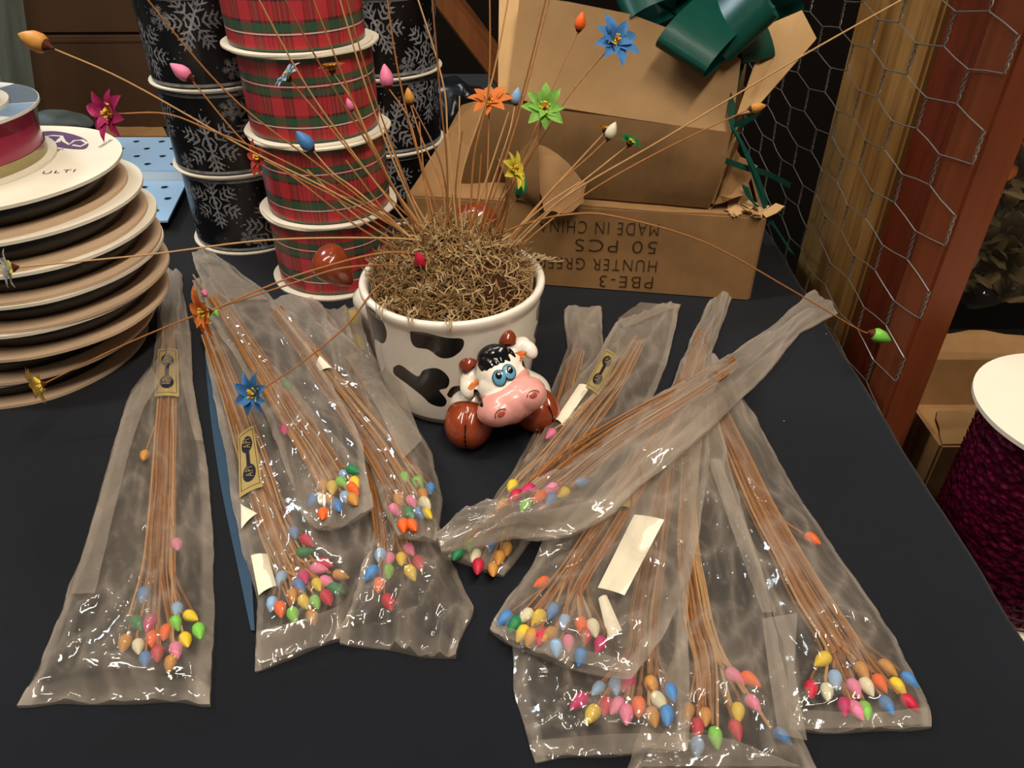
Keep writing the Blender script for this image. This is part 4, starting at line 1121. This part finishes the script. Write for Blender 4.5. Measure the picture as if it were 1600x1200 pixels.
# ------------------------------------------------------------------ bags of dried flowers, draped over one another
CX0, CY0, CELL = -.48, .08, .004
NXc, NYc = 210, 170
Hm = np.zeros((NYc, NXc))
def blurmax(H, r1=2, r2=2):
    A = H.copy()
    for ax in (0, 1):
        B = A.copy()
        for s in range(1, r1 + 1):
            B = np.maximum(B, np.maximum(np.roll(A, s, ax), np.roll(A, -s, ax)))
        A = B
    for ax in (0, 1):
        A = sum(np.roll(A, s, ax) for s in range(-r2, r2 + 1)) / (2 * r2 + 1)
    return A
def sample(H, x, y):
    fx = min(max((x - CX0) / CELL, 0), NXc - 1.01); fy = min(max((y - CY0) / CELL, 0), NYc - 1.01); i, j = int(fx), int(fy); a, b = fx - i, fy - j
    return (H[j, i] * (1 - a) + H[j, i + 1] * a) * (1 - b) + (H[j + 1, i] * (1 - a) + H[j + 1, i + 1] * a) * b
def polyline(pts, n):
    pts = np.asarray(pts, float); d = np.r_[0, np.cumsum(np.hypot(*np.diff(pts, axis=0).T))]; d /= d[-1]
    s = np.linspace(0, 1, n); return np.c_[np.interp(s, d, pts[:, 0]), np.interp(s, d, pts[:, 1])]
def onto(B, px, py, dz):
    z = dz
    for _ in range(4):
        p = P(px, py, z); z = sample(B, p.x, p.y) + dz
    for _ in range(60):                                   # film that meets the pot stands up along its wall
        p = P(px, py, z); rp = .0535 + .0095 * min(1, max(0, z / PHT)) ** .8
        if z > PHT or math.hypot(p.x - PC.x, p.y - PC.y) > rp: break
        z += .0015
    return P(px, py, z)
def bag(key, label, where, L, R, bundle, buds, thick=.0095, endb=(0, 0), seed=0, milky=False, folds=(), extra_milk=0.0, wr=1.0):
    """one clear bag, its stems with buds, laid on whatever already lies there"""
    global Hm
    rnd = random.Random(seed)
    B = blurmax(Hm); B = B + .0006
    NV, NU = 110, 34
    l = polyline(L, NV); r = polyline(R, NV)
    top, bot = [], []; lay_ = []
    for j in range(NV):
        v = j / (NV - 1); rt, rb = [], []
        wj = (P(r[j][0], r[j][1]) - P(l[j][0], l[j][1])).length / .09
        for i in range(NU):
            u = i / (NU - 1); c = 1 - abs(2 * u - 1)
            e = max(0, (v - .8) / .2); bulge = (1 - (2 * u - 1) ** 2) * e
            px = l[j][0] * (1 - u) + r[j][0] * u + endb[0] * bulge; py = l[j][1] * (1 - u) + r[j][1] * u + endb[1] * bulge
            p = onto(B, px, py, .001)
            q = Vector((p.x, p.y, seed * 3.7))
            ed = abs(2 * u - 1) ** 3
            jx = (noise.noise(q * 32) * .0015 * ed + noise.noise(q * 140) * .0005 * ed) * wr
            jy = noise.noise(q * 45 + Vector((9, 9, 9))) * (.0018 * ed + .0022 * max(0, (v - .93) / .07) + .004 * max(0, (.06 - v) / .06))
            x, y = p.x + jx, p.y + jy
            base = max(sample(B, x, y), p.z - .001)
            hp_ = (1 - abs(2 * u - 1) ** 2.2)
            hv = min(1, (1 - v) / .05) ** .7 * min(1, .45 + v / .12)
            if v > .955: hv *= .25 + .75 * max(0, (1 - v - .02) / .025) if v < .98 else .15
            h = thick * hp_ * (.62 + .38 * min(1, max(0, (v - .45) / .3))) * hv
            q2 = Vector((x, y, seed * 3.7))
            ridge = 1 - abs(noise.noise(Vector(((u - .5) * wj * 6 + v * 3, v * 5.5, seed * 3.1)) + noise.noise_vector(q2 * 30) * .35)); ridge2 = 1 - abs(noise.noise(Vector(((u - .5) * wj * 12 - v * 4, v * 13, seed))))
            vd = noise.voronoi(q2 * 55)[0]; crease = min(.35, vd[1] - vd[0])
            wz = (.0034 * (ridge ** 4 - .3) + .0014 * (ridge2 ** 3 - .35) + .0016 * (crease - .17)) * wr * (.35 + .65 * min(1, hp_ * 1.6)) * (1.25 if v > .7 else .9)
            gather = .0012 * math.sin(u * 9 + seed + v * 8) * max(0, (.30 - v) / .30)
            zt = base + .0012 + max(.0, h + wz + gather + .0006)
            lay_.append(min(2.4, max(0, (ridge - .72) / .28) ** 2 * .8 + max(0, (ridge2 - .8) / .2) ** 2 * .45 + max(0, (.30 - v) / .30) * 1.5 + (.5 if v > .955 else 0) + (.8 if abs(2 * u - 1) > .86 else 0) + extra_milk)); rt.append((x, y, zt)); rb.append((x, y, base + .0002))
        top.append(rt); bot.append(rb)
    org = Vector(bot[NV // 2][NU // 2]); org.z = min(min(q[2] for q in row) for row in bot)
    bm = bmesh.new()
    vt = [[bm.verts.new(V(q) - org) for q in row] for row in top]; vb = [[bm.verts.new(V(q) - org) for q in row] for row in bot]
    for j in range(NV - 1):
        for i in range(NU - 1):
            bm.faces.new((vt[j][i], vt[j + 1][i], vt[j + 1][i + 1], vt[j][i + 1]))
            bm.faces.new((vb[j][i], vb[j][i + 1], vb[j + 1][i + 1], vb[j + 1][i])).material_index = 1
        bm.faces.new((vt[j][0], vb[j][0], vb[j + 1][0], vt[j + 1][0])); bm.faces.new((vt[j][-1], vt[j + 1][-1], vb[j + 1][-1], vb[j][-1]))
    for i in range(NU - 1): bm.faces.new((vt[-1][i], vb[-1][i], vb[-1][i + 1], vt[-1][i + 1]))
    t = thing('plastic_bag', label, 'plastic bag', org, group='clear bags of dried flower buds')
    fo_ = obj('film', bm, [M['film'], M['film_under']], t)
    la = fo_.data.attributes.new('layers', 'FLOAT', 'POINT'); la.data.foreach_set('value', np.r_[np.array(lay_), np.zeros(len(fo_.data.vertices) - len(lay_))].astype(np.float32))
    # folded edges and creased layers of film
    for fl in folds:
        a = polyline(fl[0], 40); b = polyline(fl[1], 40); bm = bmesh.new(); A, Bq = [], []
        Ht = np.zeros_like(Hm); Ht[:] = B
        for row in top:
            for q in row:
                ii, jj = int((q[0] - CX0) / CELL), int((q[1] - CY0) / CELL)
                if 0 <= ii < NXc and 0 <= jj < NYc: Ht[jj, ii] = max(Ht[jj, ii], q[2])
        Ht = blurmax(Ht, 1, 1)
        g = []
        for j in range(40):
            row = []
            for i in range(6):
                u = i / 5; px = a[j][0] * (1 - u) + b[j][0] * u; py = a[j][1] * (1 - u) + b[j][1] * u
                p = onto(Ht, px, py, .0012); q = Vector((p.x, p.y, seed))
                p.z += .0012 * (1 - abs(noise.noise(q * 80))) + .0006; row.append(bm.verts.new(p - org))
            g.append(row)
        for j in range(39):
            for i in range(5): bm.faces.new((g[j][i], g[j + 1][i], g[j + 1][i + 1], g[j][i + 1]))
        obj('folded_film', bm, M['film_milky'], t)
    # stems with buds
    bp = polyline(bundle, 7); n = len(buds)
    bycol = {}
    for q in buds: bycol.setdefault(q[2], []).append(q)
    idx = list(range(n)); 
    axis2 = np.array(bundle[-1], float) - np.array(bundle[0], float); axis2 /= np.hypot(*axis2); perp = np.array([-axis2[1], axis2[0]])
    proj_ = [((q[0] - bundle[-1][0]) * perp[0] + (q[1] - bundle[-1][1]) * perp[1]) for q in buds]
    order = sorted(range(n), key=lambda i: proj_[i]); rank = {k_: (p_ / max(1, n - 1)) * 2 - 1 for p_, k_ in enumerate(order)}
    for i, (bx_, by_, c) in enumerate(buds):
        lay = rnd.uniform(.0012, .0042)
        bpos = onto(B, bx_, by_, .0048 + rnd.uniform(-.0004, .0012))
        off = rank[i] + rnd.uniform(-.25, .25); stray = (abs(proj_[i]) > 40 and False)
        along = (bx_ - bundle[-1][0]) * axis2[0] + (by_ - bundle[-1][1]) * axis2[1]
        pts = []
        far = along < -20                     # a bud that lies beside the bundle, its stem shorter
        for k in range(7):
            s = k / 6; wpx = (9 + 16 * s) * (.8 if far else 1)
            if far and (bp[k] - np.array((bx_, by_))) @ axis2 > -25: break
            pts.append(onto(B, bp[k][0] + perp[0] * off * wpx + rnd.uniform(-1.5, 1.5), bp[k][1] + perp[1] * off * wpx, .0016 + lay))
        if len(pts) < 2: pts = [onto(B, bx_ - axis2[0] * 34, by_ - axis2[1] * 34, .003), onto(B, bx_ - axis2[0] * 24, by_ - axis2[1] * 24, .0035)]
        d = bpos - pts[-1]; d.z = 0; d.normalize(); ang = rnd.gauss(0, .22); dd = Matrix.Rotation(ang, 3, 'Z') @ d; dd.z = rnd.uniform(-.12, .12)
        s_ = rnd.uniform(.76, .9); start = bpos - dd * (.0055 * s_); start.z = max(start.z, sample(B, start.x, start.y) + .0042)
        pts.append(start - dd * .004); pts.append(start - dd * .0012)
        same = sorted(bycol[c], key=lambda q: (q[0], q[1])); kk = same.index((bx_, by_, c)); m = len(same)
        if m == 1: lb = f'only {c} bud on a brown stem in the {where}'
        elif m == 2: lb = f'{("left", "right")[kk]} one of two {c} buds in the {where}'
        else:
            wd = 'leftmost' if kk == 0 else 'rightmost' if kk == m - 1 else ('middle' if m == 3 else ('second' if kk == 1 else 'third' if kk == 2 else 'fourth') + ' from left')
            lb = f'{wd} of {("", "", "", "three", "four", "five", "six")[m]} {c} buds in the {where}'
        fo = bpos.copy(); ft = thing('dried_flower', lb, 'dried flower', fo, group='flowers in the ' + where)
        path = catmull(pts, 3); bm = bmesh.new(); tube(bm, [p - fo for p in path], .00072, 5); obj('stem', bm, M[rnd.choice(('stem', 'stem', 'stem_light', 'stem_dark'))], ft)
        add_bud(ft, start - fo, dd, c, s_, cal=False)
    for e_ in range(9):                                    # stems of the bundle whose heads lie out of sight
        off = rnd.uniform(-1.1, 1.1); end = rnd.choice(buds); lay = rnd.uniform(.0012, .0042); pts = []
        for k in range(7):
            s = k / 6; wpx = 9 + 16 * s
            pts.append(onto(B, bp[k][0] + perp[0] * off * wpx + rnd.uniform(-1.5, 1.5), bp[k][1] + perp[1] * off * wpx, .0014 + lay))
        nb = min(buds, key=lambda q: abs((q[0] - bundle[-1][0]) * perp[0] + (q[1] - bundle[-1][1]) * perp[1] - off * 30) + (0 if (q[0] - bundle[-1][0]) * axis2[0] + (q[1] - bundle[-1][1]) * axis2[1] > 10 else 999))
        pts.append(onto(B, nb[0] + rnd.uniform(-5, 5) - axis2[0] * 6, nb[1] - axis2[1] * 6, .0032))
        fo = pts[3].copy(); o_ = thing('bare_stem', 'bare brown stem in the bundle inside the ' + where, 'dried stem', fo, group='bare stems in the ' + where)
        bm = bmesh.new(); tube(bm, [p - fo for p in catmull(pts, 3)], .00066, 5); obj('stem', bm, M[rnd.choice(('stem', 'stem_light', 'stem_dark'))], o_)
    # raise the pile
    for row in top:
        for q in row:
            ii, jj = int(round((q[0] - CX0) / CELL)), int(round((q[1] - CY0) / CELL))
            if 0 <= ii < NXc and 0 <= jj < NYc: Hm[jj, ii] = max(Hm[jj, ii], q[2])
    return B
def card(name, label, B, quad, dz, m, cat='label', logo=False, par=None, bend=.0012):
    q = [onto(B, x, y, dz) for x, y in quad]; c = (q[0] + q[1] + q[2] + q[3]) / 4
    o = thing(name, label, cat, c)
    bm = bmesh.new(); nU, nV = 6, 12; g = []
    def S(u, v, lift=0): 
        p = q[0].lerp(q[1], u).lerp(q[3].lerp(q[2], u), v) - c; p.z += bend * (1 - (2 * u - 1) ** 2) + lift; return p
    g = [[bm.verts.new(S(i / nU, j / nV)) for i in range(nU + 1)] for j in range(nV + 1)]
    for j in range(nV):
        for i in range(nU): bm.faces.new((g[j][i], g[j + 1][i], g[j + 1][i + 1], g[j][i + 1]))
    bmesh.ops.recalc_face_normals(bm, faces=bm.faces[:])
    bmesh.ops.solidify(bm, geom=bm.faces[:], thickness=.00025); pp = obj('paper', bm, m, o)
    if logo:
        w_ = (S(1, .5) - S(0, .5)).length; h_ = (S(.5, 1) - S(.5, 0)).length
        for vc in (.27, .73):
            bm = bmesh.new(); ring = []
            for k in range(28):
                a = 2 * PI * k / 28; ring.append(bm.verts.new(S(.5 + .30 * math.cos(a), vc + .13 * math.sin(a), .0004)))
            cc = bm.verts.new(S(.5, vc, .0005))
            for k in range(28): bm.faces.new((cc, ring[k - 1], ring[k]))
            bmesh.ops.recalc_face_normals(bm, faces=bm.faces[:]); ov = obj('logo_oval', bm, M['navy_ink'], pp, False)
            rt = (S(.5, 0) - S(.5, 1)).normalized(); upv = Vector((0, 0, 1)).cross(rt)
            text_at('logo_text', 'API', S(.5, vc, .0007), rt, upv, h_ * .15, w_ * .30, M['gold_paper'], pp)
        bm = bmesh.new(); sheet(bm, [S(.41, .40, .0004), S(.59, .40, .0004), S(.59, .60, .0004), S(.41, .60, .0004)], .0002); obj('logo_bar', bm, M['navy_ink'], pp, False)
        bm = bmesh.new()
        for a, b in (((.1, .06), (.9, .06)), ((.9, .06), (.9, .94)), ((.9, .94), (.1, .94)), ((.1, .94), (.1, .06))):
            tube(bm, [S(*(a[0] + (b[0] - a[0]) * s, a[1] + (b[1] - a[1]) * s), .0003) for s in [k / 6 for k in range(7)]], .00014, 4)
        obj('printed_border', bm, M['navy_ink'], pp, False)
    return o
LB = 'light blue'
B1 = bag('a', 'clear plastic bag of dried flowers, leftmost on the table', 'leftmost bag',
    [(262, 425), (246, 500), (238, 570), (205, 610), (182, 680), (155, 790), (125, 880), (75, 1010), (30, 1104)],
    [(285, 430), (297, 520), (300, 590), (318, 690), (326, 740), (333, 850), (335, 930), (332, 1098)],
    [(266, 505), (262, 620), (258, 720), (255, 800), (250, 890)],
    [(276, 851, 'pink'), (224, 930, 'blue'), (214, 974, 'green'), (234, 974, 'magenta'), (259, 988, 'orange'), (275, 974, 'lime'), (298, 963, 'yellow'), (311, 986, 'lime'), (290, 1000, 'yellow'),
     (238, 998, 'orange'), (216, 1010, 'cream'), (195, 1005, 'tan'), (227, 1030, 'blue'), (246, 1021, 'crimson'), (275, 1016, 'pink'), (266, 1037, 'tan'), (276, 953, LB), (226, 712, 'tan')], seed=1,
    folds=[([(238, 575), (205, 620), (180, 690), (150, 800), (112, 930)], [(250, 600), (225, 640), (205, 700), (180, 800), (150, 930)]), ([(275, 520), (285, 600), (305, 690)], [(299, 520), (302, 600), (318, 692)])])
card('paper_label', 'gold paper label printed API around the stems in the leftmost bag', B1, [(247, 546), (278, 546), (280, 620), (241, 620)], .0066, M['gold_paper'], logo=True)
# dark blue strip standing in for the cool sheen on the cloth
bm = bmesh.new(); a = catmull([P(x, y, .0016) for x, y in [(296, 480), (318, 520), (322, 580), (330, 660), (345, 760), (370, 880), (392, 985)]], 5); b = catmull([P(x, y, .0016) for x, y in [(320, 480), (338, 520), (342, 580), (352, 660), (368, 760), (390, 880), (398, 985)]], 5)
strip(bm, a, b); strip(bm, [p - V((0, 0, .0006)) for p in a], a); tag(obj('sheen_strip', bm, M['blue_sheen'], smooth=False), 'dark blue strip of painted sheen on the cloth between the two leftmost bags', 'painted sheen')
B2 = bag('b', 'clear bag with a gold label, second from the left on the table', 'second bag from left',
    [(300, 440), (318, 520), (330, 600), (350, 700), (365, 800), (385, 880), (402, 935), (400, 1045)], [(345, 440), (400, 540), (470, 620), (540, 700), (600, 790), (585, 880), (550, 950), (530, 1003)],
    [(325, 520), (370, 640), (405, 750), (430, 830), (455, 880)],
    [(460, 833, 'blue'), (480, 845, 'crimson'), (476, 863, 'green'), (508, 881, 'crimson'), (498, 889, 'pink'), (475, 902, 'magenta'), (532, 899, 'tan'), (468, 917, 'blue'), (496, 914, 'yellow'), (511, 910, 'pink'),
     (525, 921, 'green'), (457, 931, 'tan'), (475, 941, 'yellow'), (493, 941, 'lime'), (511, 934, 'crimson'), (439, 904, LB), (425, 944, LB), (438, 952, 'orange'), (458, 961, 'lime'), (488, 965, 'tan')], seed=2,
    folds=[([(402, 990), (460, 975), (530, 950)], [(402, 1040), (460, 1022), (530, 1000)])])
card('paper_label', 'gold paper label printed API in the second bag from left', B2, [(372, 682), (396, 664), (411, 760), (374, 778)], .0072, M['gold_paper'], logo=True)
card('paper_tag', 'small cream triangular tag under the API label in the second bag', B2, [(376, 790), (378, 789), (402, 802), (377, 826)], .0066, M['white_paper'], 'tag')
card('paper_tag', 'wider cream tag at the left edge of the second bag', B2, [(392, 868), (418, 866), (432, 915), (404, 930)], .0066, M['white_paper'], 'tag')
B5 = bag('e', 'crumpled clear bag under the left fan, nearest the bottom centre gap', 'crumpled bag under the left fan',
    [(500, 490), (530, 600), (570, 720), (585, 830), (555, 930), (532, 1010)], [(575, 480), (600, 600), (650, 720), (700, 860), (738, 950), (712, 1030)], [(545, 560), (580, 680), (600, 780), (610, 835)],
    [(640, 859, 'pink'), (608, 874, 'pink'), (627, 874, 'yellow'), (580, 895, 'blue'), (592, 914, 'orange'), (607, 893, 'lime'), (655, 880, 'crimson'), (642, 895, 'yellow'), (607, 941, 'crimson'), (594, 868, LB)], seed=5, wr=2.1)
card('paper_label', 'yellowed paper label at the top of the crumpled bag beside the pot', B5, [(536, 488), (556, 484), (572, 545), (548, 552)], .0066, M['gold_paper'])
B4 = bag('d', 'clear bag of dried flowers lying just left of the cow hoof', 'bag just left of the cow',
    [(418, 470), (470, 560), (530, 650), (580, 730), (600, 800), (622, 838)], [(490, 465), (560, 545), (592, 590), (632, 645), (674, 705), (692, 780), (682, 848)], [(430, 485), (490, 560), (550, 640), (600, 705), (620, 740)],
    [(632, 747, 'lime'), (654, 755, 'lime'), (672, 764, 'blue'), (623, 780, 'tan'), (643, 784, 'pink'), (661, 773, 'tan'), (617, 797, 'pink'), (640, 803, 'green'), (630, 821, 'orange'), (644, 821, 'orange'), (664, 787, 'cream'), (667, 803, 'yellow'), (655, 802, 'blue')], seed=4,
    folds=[([(570, 545), (625, 600), (660, 690)], [(540, 560), (590, 640), (630, 720)])])
card('paper_tag', 'cream paper scrap among the stems of the bag left of the cow', B4, [(494, 570), (500, 556), (520, 575), (500, 580)], .0064, M['white_paper'], 'tag')
B3 = bag('c', 'clear bag lying on top of the left fan of bags', 'bag atop the left fan',
    [(300, 395), (330, 500), (385, 590), (425, 670), (452, 745), (460, 785)], [(335, 395), (425, 465), (480, 540), (530, 620), (568, 700), (582, 795)], [(335, 460), (400, 560), (455, 650), (500, 715), (515, 745)],
    [(552, 735, 'green'), (539, 743, LB), (534, 754, 'lime'), (555, 754, 'yellow'), (505, 760, 'tan'), (519, 762, 'yellow'), (489, 782, 'blue'), (502, 780, 'cream'), (526, 790, 'blue'), (541, 778, LB), (514, 781, 'tan'), (505, 803, 'orange'), (553, 764, 'orange'),
     (552, 781, 'tan'), (444, 672, 'magenta'), (449, 603, 'green'), (340, 490, 'lime'), (320, 458, 'pink')], seed=3, endb=(-15, 38), folds=[([(300, 400), (360, 470)], [(330, 400), (420, 470)])])
B6 = bag('f', 'clear bag partly hidden behind others, its open tail right of the pot', 'half hidden bag right of the cow',
    [(882, 485), (885, 545), (850, 640), (800, 740), (745, 820), (700, 868)], [(940, 485), (945, 550), (935, 620), (905, 700), (860, 800), (785, 905)], [(905, 545), (880, 640), (830, 740), (780, 820)],
    [(715, 865, 'green'), (733, 852, 'lime'), (780, 872, 'tan'), (770, 890, 'tan'), (768, 853, 'blue'), (747, 885, 'crimson'), (792, 858, 'tan'), (742, 868, 'cream')], seed=6)
B7 = bag('g', 'clear bag with gold label touching the right front hoof of the cow', 'bag touching the right hoof',
    [(965, 505), (930, 560), (880, 620), (835, 700), (790, 770), (750, 820)], [(1062, 475), (1045, 560), (1010, 650), (960, 720), (900, 790), (850, 840)], [(1000, 530), (960, 600), (910, 660), (870, 715)],
    [(852, 737, 'magenta'), (821, 768, 'lime'), (876, 757, 'crimson'), (860, 678, 'pink'), (835, 752, 'tan'), (812, 786, 'blue'), (800, 760, 'yellow'), (848, 790, 'orange'), (868, 775, 'green')], seed=7,
    folds=[([(965, 500), (1000, 475)], [(975, 515), (1060, 480)])])
card('paper_label', 'gold paper label printed API in the bag touching the cow hoof', B7, [(946, 545), (967, 558), (935, 618), (914, 605)], .0066, M['gold_paper'], logo=True)
card('paper_tag', 'long cream card beside the API label near the cow hoof', B7, [(905, 600), (922, 605), (880, 665), (868, 655)], .0058, M['white_paper'], 'tag')
B12 = bag('l', 'clear plastic bag of dried flowers, rightmost on the table', 'rightmost bag',
    [(1065, 560), (1085, 650), (1130, 780), (1185, 900), (1225, 1000), (1235, 1145)], [(1120, 560), (1180, 650), (1245, 770), (1325, 890), (1400, 1000), (1450, 1108), (1452, 1137)], [(1095, 570), (1130, 660), (1190, 790), (1260, 920), (1310, 1000)],
    [(1269, 842, 'orange'), (1285, 1031, 'yellow'), (1267, 1077, 'crimson'), (1292, 1081, 'cream'), (1305, 1062, LB), (1335, 1075, 'pink'), (1355, 1073, 'cream'), (1347, 1048, 'tan'), (1375, 1067, 'orange'), (1386, 1044, 'tan'), (1421, 1062, 'blue'), (1403, 1073, 'yellow'),
     (1319, 1104, 'magenta'), (1352, 1110, 'lime'), (1386, 1102, 'blue'), (1421, 1098, 'crimson'), (1338, 1110, 'pink')], seed=12, folds=[([(1240, 1110), (1340, 1118), (1448, 1108)], [(1240, 1142), (1340, 1140), (1450, 1134)])])
B11 = bag('k', 'clear bag cut by the bottom photo edge, left of the rightmost bag', 'bag cut by the bottom edge',
    [(1060, 650), (1062, 780), (1065, 900), (1055, 1020), (1000, 1150), (968, 1230)], [(1120, 640), (1150, 760), (1190, 900), (1215, 1000), (1240, 1120), (1285, 1230)], [(1075, 700), (1075, 860), (1095, 980), (1110, 1030)],
    [(1148, 1057, 'pink'), (1172, 1062, 'orange'), (1177, 1099, 'pink'), (1153, 1113, 'yellow'), (1074, 1113, 'tan'), (1102, 1120, 'tan'), (1089, 1138, 'crimson'), (1118, 1152, 'lime'), (1150, 1140, 'crimson'), (1222, 1150, 'blue'), (1089, 1167, LB)], seed=11,
    folds=[([(1105, 720), (1150, 850), (1190, 960)], [(1125, 720), (1175, 850), (1212, 960)]), ([(1190, 970), (1200, 1050), (1215, 1150)], [(1245, 960), (1240, 1050), (1260, 1160)]), ([(1040, 1140), (1150, 1160)], [(1000, 1200), (1250, 1200)])])
B10 = bag('j', 'wide clear bag under the bag with the white tag, in front', 'bag below the white tag bag',
    [(1010, 640), (960, 760), (890, 900), (800, 1000), (803, 1080), (838, 1185)], [(1100, 640), (1090, 760), (1078, 900), (1072, 1000), (1076, 1100), (1072, 1178)], [(1050, 650), (1030, 800), (1005, 950), (1000, 1020)],
    [(934, 1076, LB), (962, 1072, LB), (981, 1067, 'magenta'), (905, 1096, 'magenta'), (925, 1116, 'yellow'), (947, 1103, 'crimson'), (964, 1103, 'pink'), (979, 1116, 'pink'), (998, 1104, 'orange'), (1018, 1072, 'tan'), (1030, 1096, 'cream'), (1049, 1082, 'blue'), (1020, 1120, 'tan'), (1042, 1118, 'blue')], seed=10,
    folds=[([(830, 1160), (950, 1150), (1070, 1148)], [(838, 1184), (950, 1182), (1072, 1176)])])
B9 = bag('i', 'clear bag holding a white paper tag, in the right fan', 'bag with the white tag',
    [(1108, 470), (1075, 540), (1040, 620), (985, 720), (900, 800), (840, 870), (790, 940), (765, 985)], [(1145, 462), (1110, 560), (1110, 650), (1105, 750), (1080, 900), (1040, 990), (985, 1060)], [(1101, 520), (1068, 620), (1000, 740), (930, 850), (895, 905)],
    [(847, 911, 'orange'), (789, 966, 'blue'), (804, 976, 'green'), (822, 963, 'cream'), (841, 966, 'yellow'), (863, 955, 'blue'), (882, 972, LB), (908, 977, 'orange'), (927, 981, 'cream'), (816, 990, 'yellow'), (829, 996, 'tan'), (858, 992, 'tan'), (869, 1012, LB), (888, 1005, 'pink'), (915, 994, 'crimson'),
     (907, 1027, 'blue'), (937, 1007, 'magenta'), (845, 994, 'crimson')], seed=9, endb=(-15, 12), folds=[([(768, 975), (860, 1005), (980, 1035)], [(768, 990), (870, 1030), (985, 1058)])])
card('paper_tag', 'long white paper tag in the right fan of bags', B9, [(991, 804), (1038, 812), (976, 930), (934, 918)], .0090, M['white_paper'], 'tag', bend=.0006)
card('paper_tag', 'pale paper tag beside the buds in the white tag bag', B9, [(935, 935), (948, 930), (972, 985), (950, 1000)], .0050, M['white_paper'], 'tag')
card('paper_label', 'yellow paper label just above the long white tag', B9, [(960, 775), (985, 765), (984, 793), (958, 793)], .0075, M['gold_paper'])
B8 = bag('h', 'clear bag lying diagonally across the right fan of bags', 'diagonal bag across the right fan',
    [(1272, 455), (1200, 515), (1150, 548), (1080, 590), (1000, 635), (940, 680), (870, 730), (790, 775), (720, 800), (680, 835)],
    [(1310, 490), (1250, 520), (1195, 590), (1130, 650), (1080, 700), (1000, 760), (960, 800), (890, 840), (800, 848), (690, 862)], [(1150, 565), (1080, 610), (1000, 655), (930, 700), (880, 740)],
    [(861, 765, 'pink'), (805, 776, 'crimson'), (843, 776, 'orange'), (909, 755, 'blue'), (785, 790, 'tan'), (860, 780, 'blue'), (825, 765, 'magenta'), (880, 770, 'yellow'), (820, 790, 'lime')], seed=8, thick=.008, extra_milk=.6,
    folds=[([(1190, 560), (1120, 625), (1050, 690), (1000, 725)], [(1240, 530), (1190, 595), (1110, 672), (1005, 752)]), ([(690, 835), (780, 815), (900, 790), (960, 775)], [(690, 862), (800, 846), (890, 838), (955, 800)])])
# bag tail under the plaid stack
print('scene built', len(bpy.data.objects))
